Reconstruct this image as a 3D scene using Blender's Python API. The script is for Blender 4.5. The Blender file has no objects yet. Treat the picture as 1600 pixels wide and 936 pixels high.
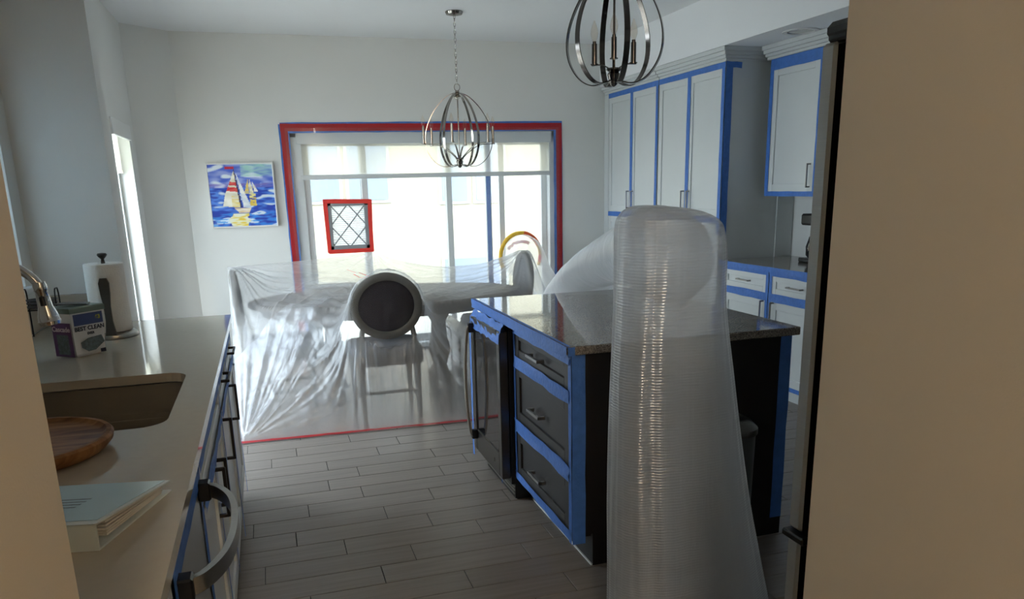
import bpy, bmesh, math, random
import numpy as np
from mathutils import Vector, Matrix, noise as mnoise
random.seed(7); rng = np.random.default_rng(7)
sc = bpy.context.scene
COL = sc.collection
R = math.radians

# ------------------------------------------------------------------ camera
CAM_H = 1.5
YAW, PIT, ROL, FPX = R(17.0908), R(-14.3552), R(-1.3939), 1210.45
fw = Vector((math.sin(YAW)*math.cos(PIT), math.cos(YAW)*math.cos(PIT), math.sin(PIT)))
r0 = Vector((math.cos(YAW), -math.sin(YAW), 0)); u0 = r0.cross(fw)
rv = math.cos(ROL)*r0 + math.sin(ROL)*u0
uv_ = -math.sin(ROL)*r0 + math.cos(ROL)*u0
cam_d = bpy.data.cameras.new('camera'); cam = bpy.data.objects.new('camera', cam_d); COL.objects.link(cam)
cam.matrix_world = Matrix(((rv.x, uv_.x, -fw.x, 0), (rv.y, uv_.y, -fw.y, 0), (rv.z, uv_.z, -fw.z, CAM_H), (0, 0, 0, 1)))
cam_d.sensor_width = 36; cam_d.lens = FPX/1600*36
cam_d.shift_y = 132/1600          # the photo is the upper part of a 4:3 frame
cam_d.clip_start = 0.02
sc.camera = cam
def proj(p):
    d = Vector(p) - Vector((0, 0, CAM_H)); z = d.dot(fw)
    return (800 + FPX*d.dot(rv)/z, 600 - FPX*d.dot(uv_)/z, z)

# ------------------------------------------------------------------ world, sun, exposure
w = bpy.data.worlds.new('sky'); sc.world = w; w.use_nodes = True
bg = w.node_tree.nodes['Background']
bg.inputs[0].default_value = (0.80, 0.90, 1.0, 1); bg.inputs[1].default_value = 9.0
def lamp(name, kind, loc, energy, color=(1, 1, 1), **kw):
    d = bpy.data.lights.new(name, kind); d.energy = energy; d.color = color
    for k, v in kw.items(): setattr(d, k, v)
    o = bpy.data.objects.new(name, d); COL.objects.link(o); o.location = loc
    return o
sun = lamp('sun', 'SUN', (0, 0, 8), 0.6, (1.0, 0.93, 0.82), angle=R(2))
sun.rotation_euler = (R(52), 0, R(-25))
def portal(name, loc, rot, sx, sy):
    o = lamp(name, 'AREA', loc, 1.0, shape='RECTANGLE', size=sx, size_y=sy)
    o.rotation_euler = rot; o.data.cycles.is_portal = True
    return o
portal('portal_slider', (1.5, 7.5, 1.0), (R(-90), 0, 0), 2.6, 2.1)
portal('portal_dining', (-1.08, 6.375, 1.15), (0, R(-90), 0), 1.8, .8)
portal('portal_side', (-1.1, 4.9, 1.1), (0, R(-90), 0), 2.05, 1.15)
portal('portal_sink', (-1.2, 3.575, 1.56), (0, R(-90), 0), .95, .7)
sc.view_settings.view_transform = 'Standard'; sc.view_settings.look = 'None'
sc.view_settings.gamma = 1; sc.view_settings.exposure = 0.52
sc.view_settings.use_curve_mapping = False
sc.cycles.use_denoising = True
sc.cycles.transparent_max_bounces = 24
sc.cycles.max_bounces = 12; sc.cycles.diffuse_bounces = 6
sc.cycles.sample_clamp_indirect = 8
sc.cycles.caustics_reflective = False; sc.cycles.caustics_refractive = False

# ------------------------------------------------------------------ materials
def lin(c):
    return tuple((v/12.92 if v <= .04045 else ((v+.055)/1.055)**2.4) for v in c)
def S(r, g, b): return lin((r/255, g/255, b/255))
MATS = {}
def mat(name, col, rough=.5, metal=0, var=.06, vscale=6, bump=0, bscale=60, stretch=(1, 1, 1), coat=0, spec=.5, trans=0, rand=0):
    m = bpy.data.materials.new(name); m.use_nodes = True; nt = m.node_tree; N = nt.nodes; L = nt.links
    b = N['Principled BSDF']
    b.inputs['Roughness'].default_value = rough; b.inputs['Metallic'].default_value = metal
    b.inputs['Coat Weight'].default_value = coat; b.inputs['Specular IOR Level'].default_value = spec
    b.inputs['Transmission Weight'].default_value = trans
    tc = N.new('ShaderNodeTexCoord'); mp = N.new('ShaderNodeMapping'); mp.inputs['Scale'].default_value = stretch
    L.new(tc.outputs['Object'], mp.inputs[0])
    n = N.new('ShaderNodeTexNoise'); n.inputs['Scale'].default_value = vscale; n.inputs['Detail'].default_value = 5
    L.new(mp.outputs[0], n.inputs['Vector'])
    mr = N.new('ShaderNodeMapRange'); mr.inputs[3].default_value = 1-var; mr.inputs[4].default_value = 1+var
    mr.inputs[1].default_value = .3; mr.inputs[2].default_value = .7
    L.new(n.outputs[0], mr.inputs[0])
    mx = N.new('ShaderNodeMix'); mx.data_type = 'RGBA'; mx.blend_type = 'MULTIPLY'; mx.inputs[0].default_value = 1
    mx.inputs[6].default_value = (*col[:3], 1); L.new(mr.outputs[0], mx.inputs[7])
    out = mx.outputs[2]
    if rand:
        oi = N.new('ShaderNodeObjectInfo'); m2 = N.new('ShaderNodeMapRange')
        m2.inputs[3].default_value = 1-rand; m2.inputs[4].default_value = 1+rand; L.new(oi.outputs['Random'], m2.inputs[0])
        mx2 = N.new('ShaderNodeMix'); mx2.data_type = 'RGBA'; mx2.blend_type = 'MULTIPLY'; mx2.inputs[0].default_value = 1
        L.new(out, mx2.inputs[6]); L.new(m2.outputs[0], mx2.inputs[7]); out = mx2.outputs[2]
    L.new(out, b.inputs['Base Color'])
    if bump:
        n2 = N.new('ShaderNodeTexNoise'); n2.inputs['Scale'].default_value = bscale; n2.inputs['Detail'].default_value = 4
        L.new(mp.outputs[0], n2.inputs['Vector'])
        bp = N.new('ShaderNodeBump'); bp.inputs['Strength'].default_value = bump; bp.inputs['Distance'].default_value = .01
        L.new(n2.outputs[0], bp.inputs['Height']); L.new(bp.outputs[0], b.inputs['Normal'])
    MATS[name] = m
    return m
mat('wall', S(224, 225, 222), .75, var=.015, vscale=2, bump=.04, bscale=220)
mat('ceiling', S(238, 240, 242), .85, var=.01, vscale=2, bump=.05, bscale=200)
mat('hall_wall', S(206, 197, 181), .7, var=.015, vscale=2, bump=.05, bscale=260)
mat('trim', S(225, 227, 226), .4, var=.01)
mat('cab_white', S(208, 212, 212), .35, var=.01)
mat('cab_black', S(44, 42, 42), .42, var=.08, vscale=3, spec=.35)
mat('cab_side', S(30, 26, 25), .5, var=.08, vscale=3, spec=.3)
mat('toe', S(30, 30, 30), .6)
mat('quartz', S(184, 175, 160), .06, var=.02, vscale=40)
mat('steel', S(170, 168, 162), .28, 1, var=.05, vscale=8, stretch=(1, 40, 40))
mat('fridge_steel', S(172, 176, 177), .45, .25, var=.04, vscale=8, stretch=(40, 1, 40))
mat('steel_dark', S(95, 92, 88), .3, 1, var=.05, vscale=8, stretch=(1, 40, 40))
mat('sink_steel', S(150, 140, 126), .4, .75, var=.08, vscale=5)
mat('chrome', S(210, 208, 205), .08, 1, var=.0)
mat('nickel', S(150, 146, 140), .12, 1, var=.02)
mat('nickel_dark', S(105, 100, 96), .16, 1, var=.03)
mat('bronze', S(52, 48, 46), .35, .8, var=.05)
mat('pull_grey', S(150, 148, 146), .3, 1, var=.03)
mat('matte_black', S(9, 9, 10), .95, var=.0, spec=.05)
mat('black', S(14, 14, 15), .35, var=.05)
mat('black_glass', S(24, 24, 26), .06, var=.0, coat=.6)
mat('blue_tape', S(64, 114, 192), .55, var=.10, vscale=30, bump=.35, bscale=55)
mat('red_tape', S(164, 22, 32), .4, var=.06, vscale=14, bump=.15, bscale=40)
mat('red_tape_bright', S(232, 60, 52), .4, var=.06, vscale=14, bump=.2, bscale=40)
mat('orange_tape', S(225, 95, 45), .4, var=.08, vscale=30, bump=.3, bscale=50)
mat('yellow_foam', S(235, 190, 60), .6, var=.08, vscale=20)
mat('chair_frame', S(92, 88, 80), .6, var=.10, vscale=10, stretch=(1, 1, .2))
mat('chair_fabric_dark', S(44, 36, 41), .95, var=.08, vscale=60, spec=.1)
mat('chair_fabric', S(112, 114, 120), .9, var=.08, vscale=60)
mat('table_wood', S(92, 83, 72), .45, var=.12, vscale=5, stretch=(.3, 4, 4))
mat('white_paint', S(228, 228, 226), .5, var=.01)
mat('paper', S(240, 238, 232), .9, var=.02, vscale=40, bump=.35, bscale=160)
mat('binder', S(205, 212, 210), .3, var=.02)
mat('cover_sheet', S(178, 204, 212), .25, var=.03)
mat('pages', S(206, 200, 190), .8, var=.08, vscale=90, stretch=(.1, .1, 8))
mat('filter_frame', S(140, 142, 146), .7, var=.06, vscale=30)
mat('tub_white', S(232, 234, 236), .35, var=.02)
mat('tub_purple', S(96, 62, 110), .4, var=.10, vscale=30)
mat('tub_blue', S(70, 84, 130), .4, var=.08, vscale=20)
mat('tub_lid', S(120, 138, 128), .4, var=.04)
mat('ink', S(38, 40, 62), .6, var=.0)
mat('ink_grey', S(98, 112, 118), .6, var=.35, vscale=90)
mat('white_ink', S(232, 216, 226), .6, var=.0)
mat('yellow_ink', S(206, 196, 70), .6, var=.0)
mat('facade', S(154, 146, 127), .9, var=.02)
mat('facade_win', S(112, 122, 136), .2, var=.06, vscale=.8)
mat('facade_grey', S(158, 157, 150), .8, var=.02)
mat('patio', S(150, 146, 138), .9, var=.06)
mat('gravel', S(205, 200, 192), .9, var=.1, vscale=3)
mat('door_frame', S(206, 210, 212), .4, var=.01)
mat('door_frame_grey', S(150, 158, 164), .4, var=.02)
mat('bin_grey', S(92, 94, 96), .4, .3, var=.04)
mat('wicker', S(200, 196, 188), .8, var=.06)

def wood_planks():
    m = mat('tile', S(134, 125, 118), .34, var=0, rand=.06)
    nt = m.node_tree; N = nt.nodes; L = nt.links; b = N['Principled BSDF']
    oi = N.new('ShaderNodeObjectInfo'); tc = [n for n in N if n.type == 'TEX_COORD'][0]
    ad = N.new('ShaderNodeVectorMath'); ad.operation = 'MULTIPLY_ADD'
    cmb = N.new('ShaderNodeCombineXYZ'); mu = N.new('ShaderNodeMath'); mu.operation = 'MULTIPLY'; mu.inputs[1].default_value = 40
    L.new(oi.outputs['Random'], mu.inputs[0]); L.new(mu.outputs[0], cmb.inputs[0]); L.new(mu.outputs[0], cmb.inputs[1])
    L.new(tc.outputs['Object'], ad.inputs[0]); ad.inputs[1].default_value = (2.2, 42, 1); L.new(cmb.outputs[0], ad.inputs[2])
    n = N.new('ShaderNodeTexNoise'); n.inputs['Scale'].default_value = 1; n.inputs['Detail'].default_value = 8; n.inputs['Roughness'].default_value = .62
    L.new(ad.outputs[0], n.inputs['Vector'])
    mr = N.new('ShaderNodeMapRange'); mr.inputs[1].default_value = .3; mr.inputs[2].default_value = .75; mr.inputs[3].default_value = .80; mr.inputs[4].default_value = 1.14
    L.new(n.outputs[0], mr.inputs[0])
    src = b.inputs['Base Color'].links[0].from_socket
    mx = N.new('ShaderNodeMix'); mx.data_type = 'RGBA'; mx.blend_type = 'MULTIPLY'; mx.inputs[0].default_value = 1
    L.new(src, mx.inputs[6]); L.new(mr.outputs[0], mx.inputs[7]); L.new(mx.outputs[2], b.inputs['Base Color'])
    bp = N.new('ShaderNodeBump'); bp.inputs['Strength'].default_value = .10; bp.inputs['Distance'].default_value = .004
    L.new(n.outputs[0], bp.inputs['Height']); L.new(bp.outputs[0], b.inputs['Normal'])
wood_planks()
mat('grout', S(30, 27, 26), .9, var=.1, vscale=30)

def speckle(name, cols, scale, rough):
    m = mat(name, cols[0], rough, var=0); nt = m.node_tree; N = nt.nodes; L = nt.links; b = N['Principled BSDF']
    tc = [n for n in N if n.type == 'TEX_COORD'][0]
    v = N.new('ShaderNodeTexVoronoi'); v.inputs['Scale'].default_value = scale; L.new(tc.outputs['Object'], v.inputs['Vector'])
    cr = N.new('ShaderNodeValToRGB'); cr.color_ramp.interpolation = 'CONSTANT'
    el = cr.color_ramp.elements
    while len(el) < len(cols): el.new(.5)
    for i, c in enumerate(cols): el[i].position = i/len(cols); el[i].color = (*c, 1)
    sp = N.new('ShaderNodeSeparateColor'); L.new(v.outputs['Color'], sp.inputs[0]); L.new(sp.outputs[0], cr.inputs[0])
    L.new(cr.outputs[0], b.inputs['Base Color'])
speckle('granite', [S(140, 132, 122), S(116, 108, 100), S(156, 148, 137), S(98, 90, 83), S(132, 123, 113)], 290, .05)
speckle('counter_grey', [S(140, 136, 130), S(120, 116, 110), S(150, 146, 140)], 220, .12)

def acacia():
    m = mat('acacia', S(150, 104, 66), .6, var=0, spec=.2); nt = m.node_tree; N = nt.nodes; L = nt.links; b = N['Principled BSDF']
    tc = [n for n in N if n.type == 'TEX_COORD'][0]; mp = [n for n in N if n.type == 'MAPPING'][0]
    mp.inputs['Scale'].default_value = (2.5, 18, 4); mp.inputs['Rotation'].default_value = (0, 0, R(-12))
    n = N.new('ShaderNodeTexNoise'); n.inputs['Scale'].default_value = 1.6; n.inputs['Detail'].default_value = 6; n.inputs['Distortion'].default_value = .8
    L.new(mp.outputs[0], n.inputs['Vector'])
    cr = N.new('ShaderNodeValToRGB'); e = cr.color_ramp.elements
    e[0].position = .3; e[0].color = (*S(92, 58, 36), 1); e[1].position = .72; e[1].color = (*S(176, 128, 84), 1)
    L.new(n.outputs[0], cr.inputs[0]); L.new(cr.outputs[0], b.inputs['Base Color'])
acacia()

def schlick(nt, normal=None):
    N, L = nt.nodes, nt.links
    lw = N.new('ShaderNodeLayerWeight'); lw.inputs['Blend'].default_value = .5
    if normal: L.new(normal, lw.inputs['Normal'])
    p = N.new('ShaderNodeMath'); p.operation = 'POWER'; p.inputs[1].default_value = 5; L.new(lw.outputs['Facing'], p.inputs[0])
    q = N.new('ShaderNodeMath'); q.operation = 'MULTIPLY_ADD'; q.inputs[1].default_value = .93; q.inputs[2].default_value = .05; L.new(p.outputs[0], q.inputs[0])
    return q.outputs[0]
def plastic(name, fac, tint, rough, bscale, bstr, edge=.35, aniso=(1, 1, 1), wave=0, wamp=.22, tlf=.5, glf=.28, attr=None):
    """thin polythene film: part of the light passes straight, the rest is scattered or reflected"""
    m = bpy.data.materials.new(name); m.use_nodes = True; nt = m.node_tree; N = nt.nodes; L = nt.links
    N.remove(N['Principled BSDF']); out = N['Material Output']
    tr = N.new('ShaderNodeBsdfTransparent'); tr.inputs[0].default_value = (*tint, 1)
    df = N.new('ShaderNodeBsdfDiffuse'); df.inputs[0].default_value = (.92, .93, .95, 1)
    tl = N.new('ShaderNodeBsdfTranslucent'); tl.inputs[0].default_value = (.95, .95, .94, 1)
    gl = N.new('ShaderNodeBsdfGlossy'); gl.inputs[0].default_value = (.9, .92, .95, 1); gl.inputs['Roughness'].default_value = rough
    m1 = N.new('ShaderNodeMixShader'); m1.inputs[0].default_value = tlf; L.new(df.outputs[0], m1.inputs[1]); L.new(tl.outputs[0], m1.inputs[2])
    m2 = N.new('ShaderNodeMixShader'); m2.inputs[0].default_value = glf; L.new(m1.outputs[0], m2.inputs[1]); L.new(gl.outputs[0], m2.inputs[2])
    tc = N.new('ShaderNodeTexCoord'); mp = N.new('ShaderNodeMapping'); mp.inputs['Scale'].default_value = aniso
    L.new(tc.outputs['Object'], mp.inputs[0])
    n = N.new('ShaderNodeTexNoise'); n.inputs['Scale'].default_value = bscale; n.inputs['Detail'].default_value = 5; n.inputs['Distortion'].default_value = 1.2
    L.new(mp.outputs[0], n.inputs['Vector'])
    bp = N.new('ShaderNodeBump'); bp.inputs['Strength'].default_value = bstr; bp.inputs['Distance'].default_value = .02
    h = n.outputs[0]
    if wave:
        wv = N.new('ShaderNodeTexWave'); wv.wave_type = 'BANDS'; wv.bands_direction = 'Z'; wv.inputs['Scale'].default_value = wave
        wv.inputs['Distortion'].default_value = 2.5; wv.inputs['Detail'].default_value = 1; wv.inputs['Detail Scale'].default_value = .6
        L.new(tc.outputs['Object'], wv.inputs[0])
        a = N.new('ShaderNodeMath'); a.operation = 'MULTIPLY_ADD'; a.inputs[1].default_value = wamp
        L.new(wv.outputs['Fac'], a.inputs[0]); L.new(h, a.inputs[2]); h = a.outputs[0]
    L.new(h, bp.inputs['Height'])
    for s in (df, tl, gl): L.new(bp.outputs[0], s.inputs['Normal'])
    fr = schlick(nt, bp.outputs[0])
    ma = N.new('ShaderNodeMath'); ma.operation = 'MULTIPLY_ADD'; ma.inputs[1].default_value = edge; ma.inputs[2].default_value = fac; ma.use_clamp = True
    L.new(fr, ma.inputs[0])
    if attr:
        at = N.new('ShaderNodeAttribute'); at.attribute_name = attr; L.new(at.outputs['Fac'], ma.inputs[2])
    m3 = N.new('ShaderNodeMixShader'); L.new(ma.outputs[0], m3.inputs[0]); L.new(tr.outputs[0], m3.inputs[1]); L.new(m2.outputs[0], m3.inputs[2])
    L.new(m3.outputs[0], out.inputs['Surface'])
    MATS[name] = m
plastic('sheet', .40, (.97, .98, 1), .25, 12, .42, .25, tlf=.55, glf=.12, attr='haze')
plastic('flap', .18, (.97, .98, 1), .25, 14, .5, .35, tlf=.5, glf=.22)
plastic('duct', .40, (.97, .98, 1), .22, 7, .30, .45, aniso=(3, 3, .35), wave=34, wamp=.28, tlf=.58, glf=.20)
plastic('duct_lying', .46, (.97, .98, 1), .22, 9, .25, .45, tlf=.55, glf=.2)
plastic('film', .10, (.99, 1, 1), .1, 5, .15, .3, tlf=.6, glf=.15)
def glass(name, tint):
    m = bpy.data.materials.new(name); m.use_nodes = True; nt = m.node_tree; N = nt.nodes; L = nt.links
    N.remove(N['Principled BSDF'])
    tr = N.new('ShaderNodeBsdfTransparent'); tr.inputs[0].default_value = (*tint, 1)
    gl = N.new('ShaderNodeBsdfGlossy'); gl.inputs['Roughness'].default_value = .02
    fr = schlick(nt)
    mx = N.new('ShaderNodeMixShader'); L.new(fr, mx.inputs[0]); L.new(tr.outputs[0], mx.inputs[1]); L.new(gl.outputs[0], mx.inputs[2])
    L.new(mx.outputs[0], N['Material Output'].inputs['Surface']); MATS[name] = m
def translucent(name, col, tcol, f):
    m = bpy.data.materials.new(name); m.use_nodes = True; nt = m.node_tree; N = nt.nodes; L = nt.links; N.remove(N['Principled BSDF'])
    a = N.new('ShaderNodeBsdfDiffuse'); a.inputs[0].default_value = (*col, 1); b = N.new('ShaderNodeBsdfTranslucent'); b.inputs[0].default_value = (*tcol, 1)
    x = N.new('ShaderNodeMixShader'); x.inputs[0].default_value = f; L.new(a.outputs[0], x.inputs[1]); L.new(b.outputs[0], x.inputs[2]); L.new(x.outputs[0], N['Material Output'].inputs['Surface']); MATS[name] = m
translucent('blind', (.66, .70, .72), (.62, .68, .72), .55)
translucent('filter_media', (.8, .82, .85), (.92, .94, .97), .92)
glass('glass', (.96, .98, .98)); glass('bulb_glass', (.97, .93, .88))
def fabric_shade():
    m = bpy.data.materials.new('shade_fabric'); m.use_nodes = True; nt = m.node_tree; N = nt.nodes; L = nt.links
    N.remove(N['Principled BSDF'])
    tl = N.new('ShaderNodeBsdfTranslucent'); tl.inputs[0].default_value = (.86, .84, .76, 1)
    df = N.new('ShaderNodeBsdfDiffuse'); df.inputs[0].default_value = (.75, .74, .70, 1)
    tr = N.new('ShaderNodeBsdfTransparent'); tr.inputs[0].default_value = (.95, .93, .87, 1)
    a = N.new('ShaderNodeMixShader'); a.inputs[0].default_value = .75; L.new(df.outputs[0], a.inputs[1]); L.new(tl.outputs[0], a.inputs[2])
    b = N.new('ShaderNodeMixShader'); b.inputs[0].default_value = .38; L.new(a.outputs[0], b.inputs[1]); L.new(tr.outputs[0], b.inputs[2])
    L.new(b.outputs[0], N['Material Output'].inputs['Surface']); MATS['shade_fabric'] = m
fabric_shade()
def emit(name, col, s):
    m = bpy.data.materials.new(name); m.use_nodes = True; b = m.node_tree.nodes['Principled BSDF']
    b.inputs['Base Color'].default_value = (*col, 1); b.inputs['Emission Color'].default_value = (*col, 1); b.inputs['Emission Strength'].default_value = s
    MATS[name] = m
emit('lamp_glow', (1, .78, .5), 6)
def vcol(name, rough=.6):
    m = bpy.data.materials.new(name); m.use_nodes = True; N = m.node_tree.nodes
    a = N.new('ShaderNodeVertexColor'); a.layer_name = 'Col'
    m.node_tree.links.new(a.outputs[0], N['Principled BSDF'].inputs['Base Color']); N['Principled BSDF'].inputs['Roughness'].default_value = rough
    MATS[name] = m
vcol('paint', .5)

# ------------------------------------------------------------------ mesh helpers
def worg(p):
    v = Vector((0, 0, 0))
    while p: v += p.location; p = p.parent
    return v
def setprops(o, label=None, cat=None, group=None, kind=None):
    if label: o['label'] = label
    if cat: o['category'] = cat
    if group: o['group'] = group
    if kind: o['kind'] = kind
    return o
class MB:
    def __init__(s): s.v = []; s.f = []
    def add(s, vs, fs):
        n = len(s.v); s.v += [tuple(v) for v in vs]; s.f += [tuple(i+n for i in f) for f in fs]; return s
    def box(s, x0, x1, y0, y1, z0, z1, b=0):
        x0, x1 = min(x0, x1), max(x0, x1); y0, y1 = min(y0, y1), max(y0, y1); z0, z1 = min(z0, z1), max(z0, z1)
        if b <= 0:
            vs = [(x, y, z) for x in (x0, x1) for y in (y0, y1) for z in (z0, z1)]
            return s.add(vs, [(0, 1, 3, 2), (4, 6, 7, 5), (0, 4, 5, 1), (2, 3, 7, 6), (0, 2, 6, 4), (1, 5, 7, 3)])
        b = min(b, .49*(x1-x0), .49*(y1-y0), .49*(z1-z0))
        lo = (x0, y0, z0); hi = (x1, y1, z1); vs = []; idx = {}
        for sx in (0, 1):
            for sy in (0, 1):
                for sz in (0, 1):
                    sg = (sx, sy, sz)
                    for a in range(3):
                        p = []
                        for k in range(3):
                            e = hi[k] if sg[k] else lo[k]
                            p.append(e if k == a else e + (-b if sg[k] else b))
                        idx[(sg, a)] = len(vs); vs.append(tuple(p))
        fs = []
        for a in range(3):
            o1, o2 = (a+1) % 3, (a+2) % 3
            for q in (0, 1):
                c = []
                for (i, j) in ((0, 0), (1, 0), (1, 1), (0, 1)):
                    g = [0, 0, 0]; g[a] = q; g[o1] = i; g[o2] = j; c.append(idx[(tuple(g), a)])
                fs.append(tuple(c))
            for i in (0, 1):       # edges running along axis a
                for j in (0, 1):
                    g0 = [0, 0, 0]; g0[o1] = i; g0[o2] = j; g1 = list(g0); g1[a] = 1
                    g0 = tuple(g0); g1 = tuple(g1)
                    fs.append((idx[(g0, o1)], idx[(g1, o1)], idx[(g1, o2)], idx[(g0, o2)]))
        for sx in (0, 1):
            for sy in (0, 1):
                for sz in (0, 1):
                    g = (sx, sy, sz); fs.append((idx[(g, 0)], idx[(g, 1)], idx[(g, 2)]))
        return s.add(vs, fs)
    def obox(s, c, ax, ay, az, hx, hy, hz):
        """oriented box: centre, three unit axes, half sizes"""
        c, ax, ay, az = Vector(c), Vector(ax), Vector(ay), Vector(az)
        vs = [c+ax*i*hx+ay*j*hy+az*k*hz for i in (-1, 1) for j in (-1, 1) for k in (-1, 1)]
        return s.add(vs, [(0, 1, 3, 2), (4, 6, 7, 5), (0, 4, 5, 1), (2, 3, 7, 6), (0, 2, 6, 4), (1, 5, 7, 3)])
    def rings(s, rings, cap=True, closed=False):
        n = len(rings[0]); vs = [p for r in rings for p in r]; fs = []
        m = len(rings)
        for i in range(m if closed else m-1):
            for k in range(n):
                a, b = i*n+k, i*n+(k+1) % n; c, d = ((i+1) % m)*n+(k+1) % n, ((i+1) % m)*n+k
                fs.append((a, b, c, d))
        if cap and not closed: fs.append(tuple(range(n-1, -1, -1))); fs.append(tuple((m-1)*n+k for k in range(n)))
        return s.add(vs, fs)
    def tube(s, pts, rad, n=10, cap=True, closed=False, flat=None):
        """round (or flat=(half width, half thickness)) bar along a path"""
        pts = [Vector(p) for p in pts]; m = len(pts); rr = []
        up = None
        for i, p in enumerate(pts):
            a = pts[(i-1) % m] if (i or closed) else p; b = pts[(i+1) % m] if (i < m-1 or closed) else p
            t = (b-a).normalized()
            if up is None:
                up = Vector((0, 0, 1)) if abs(t.z) < .9 else Vector((1, 0, 0))
            sd = t.cross(up)
            if sd.length < 1e-4: sd = t.cross(Vector((0, 1, 0)))
            sd.normalize(); up = sd.cross(t).normalized()
            r = rad[i] if isinstance(rad, (list, tuple)) else rad
            rr.append([p + sd*r*math.cos(2*math.pi*k/n) + up*r*math.sin(2*math.pi*k/n) for k in range(n)])
        return s.rings(rr, cap, closed)
    def lathe(s, prof, c=(0, 0, 0), n=24, sy=1, cap=True):
        rr = [[(c[0]+r*math.cos(2*math.pi*k/n), c[1]+sy*r*math.sin(2*math.pi*k/n), c[2]+z) for k in range(n)] for r, z in prof]
        return s.rings(rr, cap)
    def prism(s, poly, z0, z1):
        n = len(poly); vs = [(x, y, z0) for x, y in poly]+[(x, y, z1) for x, y in poly]
        fs = [tuple(range(n-1, -1, -1)), tuple(range(n, 2*n))]+[(i, (i+1) % n, n+(i+1) % n, n+i) for i in range(n)]
        return s.add(vs, fs)
    def grid(s, P):
        """P[i][j] points"""
        m, n = len(P), len(P[0]); vs = [p for r in P for p in r]
        return s.add(vs, [(i*n+j, i*n+j+1, (i+1)*n+j+1, (i+1)*n+j) for i in range(m-1) for j in range(n-1)])
    def build(s, name, m, parent=None, smooth=False, label=None, loc=None, **kw):
        o0 = worg(parent) if parent else Vector((0, 0, 0))
        base = Vector(loc) if loc is not None else Vector((0, 0, 0))
        if loc is not None: base = base - o0
        me = bpy.data.meshes.new(name)
        sh = o0 + base
        me.from_pydata([(v[0]-sh.x, v[1]-sh.y, v[2]-sh.z) for v in s.v], [], s.f)
        bm = bmesh.new(); bm.from_mesh(me); bmesh.ops.recalc_face_normals(bm, faces=bm.faces); bm.to_mesh(me); bm.free()
        if smooth:
            me.polygons.foreach_set('use_smooth', [True]*len(me.polygons))
            if smooth != 'all': me.set_sharp_from_angle(angle=R(40))
        me.materials.append(MATS[m] if isinstance(m, str) else m)
        o = bpy.data.objects.new(name, me); COL.objects.link(o); o.location = base
        if parent: o.parent = parent
        return setprops(o, label, **kw)
def thing(name, label, cat, loc=(0, 0, 0), group=None):
    o = bpy.data.objects.new(name, None); COL.objects.link(o); o.location = loc; o.empty_display_size = .1
    return setprops(o, label, cat, group)
def struct(name, mb, m, parent=None, label=None):
    return mb.build(name, m, parent, label=label, kind=None if parent else 'structure')
def copy_tree(o, parent=None):
    c = o.copy(); COL.objects.link(c); c.parent = parent
    for ch in list(o.children): copy_tree(ch, c)
    return c
def smoothpath(pts, n=8, closed=False):
    pts = [Vector(p) for p in pts]; out = []
    m = len(pts)
    for i in range(m if closed else m-1):
        if closed: p0, p1, p2, p3 = (pts[(i+k) % m] for k in (-1, 0, 1, 2))
        else: p0 = pts[max(i-1, 0)]; p1 = pts[i]; p2 = pts[i+1]; p3 = pts[min(i+2, m-1)]
        for k in range(n):
            t = k/n
            out.append(.5*((2*p1)+(p2-p0)*t+(2*p0-5*p1+4*p2-p3)*t*t+(3*p1-p0-3*p2+p3)*t**3))
    if not closed: out.append(pts[-1])
    return out
def tape(p0, p1, width, nrm, m='blue_tape', parent=None, name='masking_tape', seg=None, jit=.0025, lift=.0015, wr=.002, label=None):
    """strip of adhesive tape with slightly uneven edges and wrinkles, lying on a surface with normal nrm"""
    p0, p1, nrm = Vector(p0), Vector(p1), Vector(nrm).normalized()
    t = (p1-p0); ln = t.length; t.normalize(); sd = nrm.cross(t).normalized()
    seg = seg or max(3, int(ln/.09)); jit *= .55; P = []
    for i in range(seg+1):
        e0 = random.uniform(-jit, jit); e1 = random.uniform(-jit, jit); row = []
        for k in range(4):
            f = -0.5+k/3
            row.append(p0+t*ln*i/seg+sd*(f*width+(e0 if k == 0 else e1 if k == 3 else 0))+nrm*(lift+random.uniform(0, wr)))
        P.append(row)
    return MB().grid(P).build(name, m, parent, smooth=True, label=label)
def text_mesh(body, size, m, name, parent, origin, ax, ay, bold=0, align='CENTER', ext=.0004):
    cu = bpy.data.curves.new(name, 'FONT'); cu.body = body; cu.size = size; cu.align_x = align; cu.extrude = ext; cu.offset = bold
    o = bpy.data.objects.new(name, cu); COL.objects.link(o)
    dg = bpy.context.evaluated_depsgraph_get()
    me = bpy.data.meshes.new_from_object(o.evaluated_get(dg)); bpy.data.objects.remove(o)
    ax, ay = Vector(ax).normalized(), Vector(ay).normalized(); az = ax.cross(ay)
    o0 = worg(parent)
    me.transform(Matrix(((ax.x, ay.x, az.x, origin[0]-o0.x), (ax.y, ay.y, az.y, origin[1]-o0.y), (ax.z, ay.z, az.z, origin[2]-o0.z), (0, 0, 0, 1))))
    me.materials.clear(); me.materials.append(MATS[m])
    o = bpy.data.objects.new(name, me); COL.objects.link(o); o.parent = parent
    return o

# ================================================================== SETTING
CZ = 2.78          # ceiling
YB = 7.30          # back wall
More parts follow.
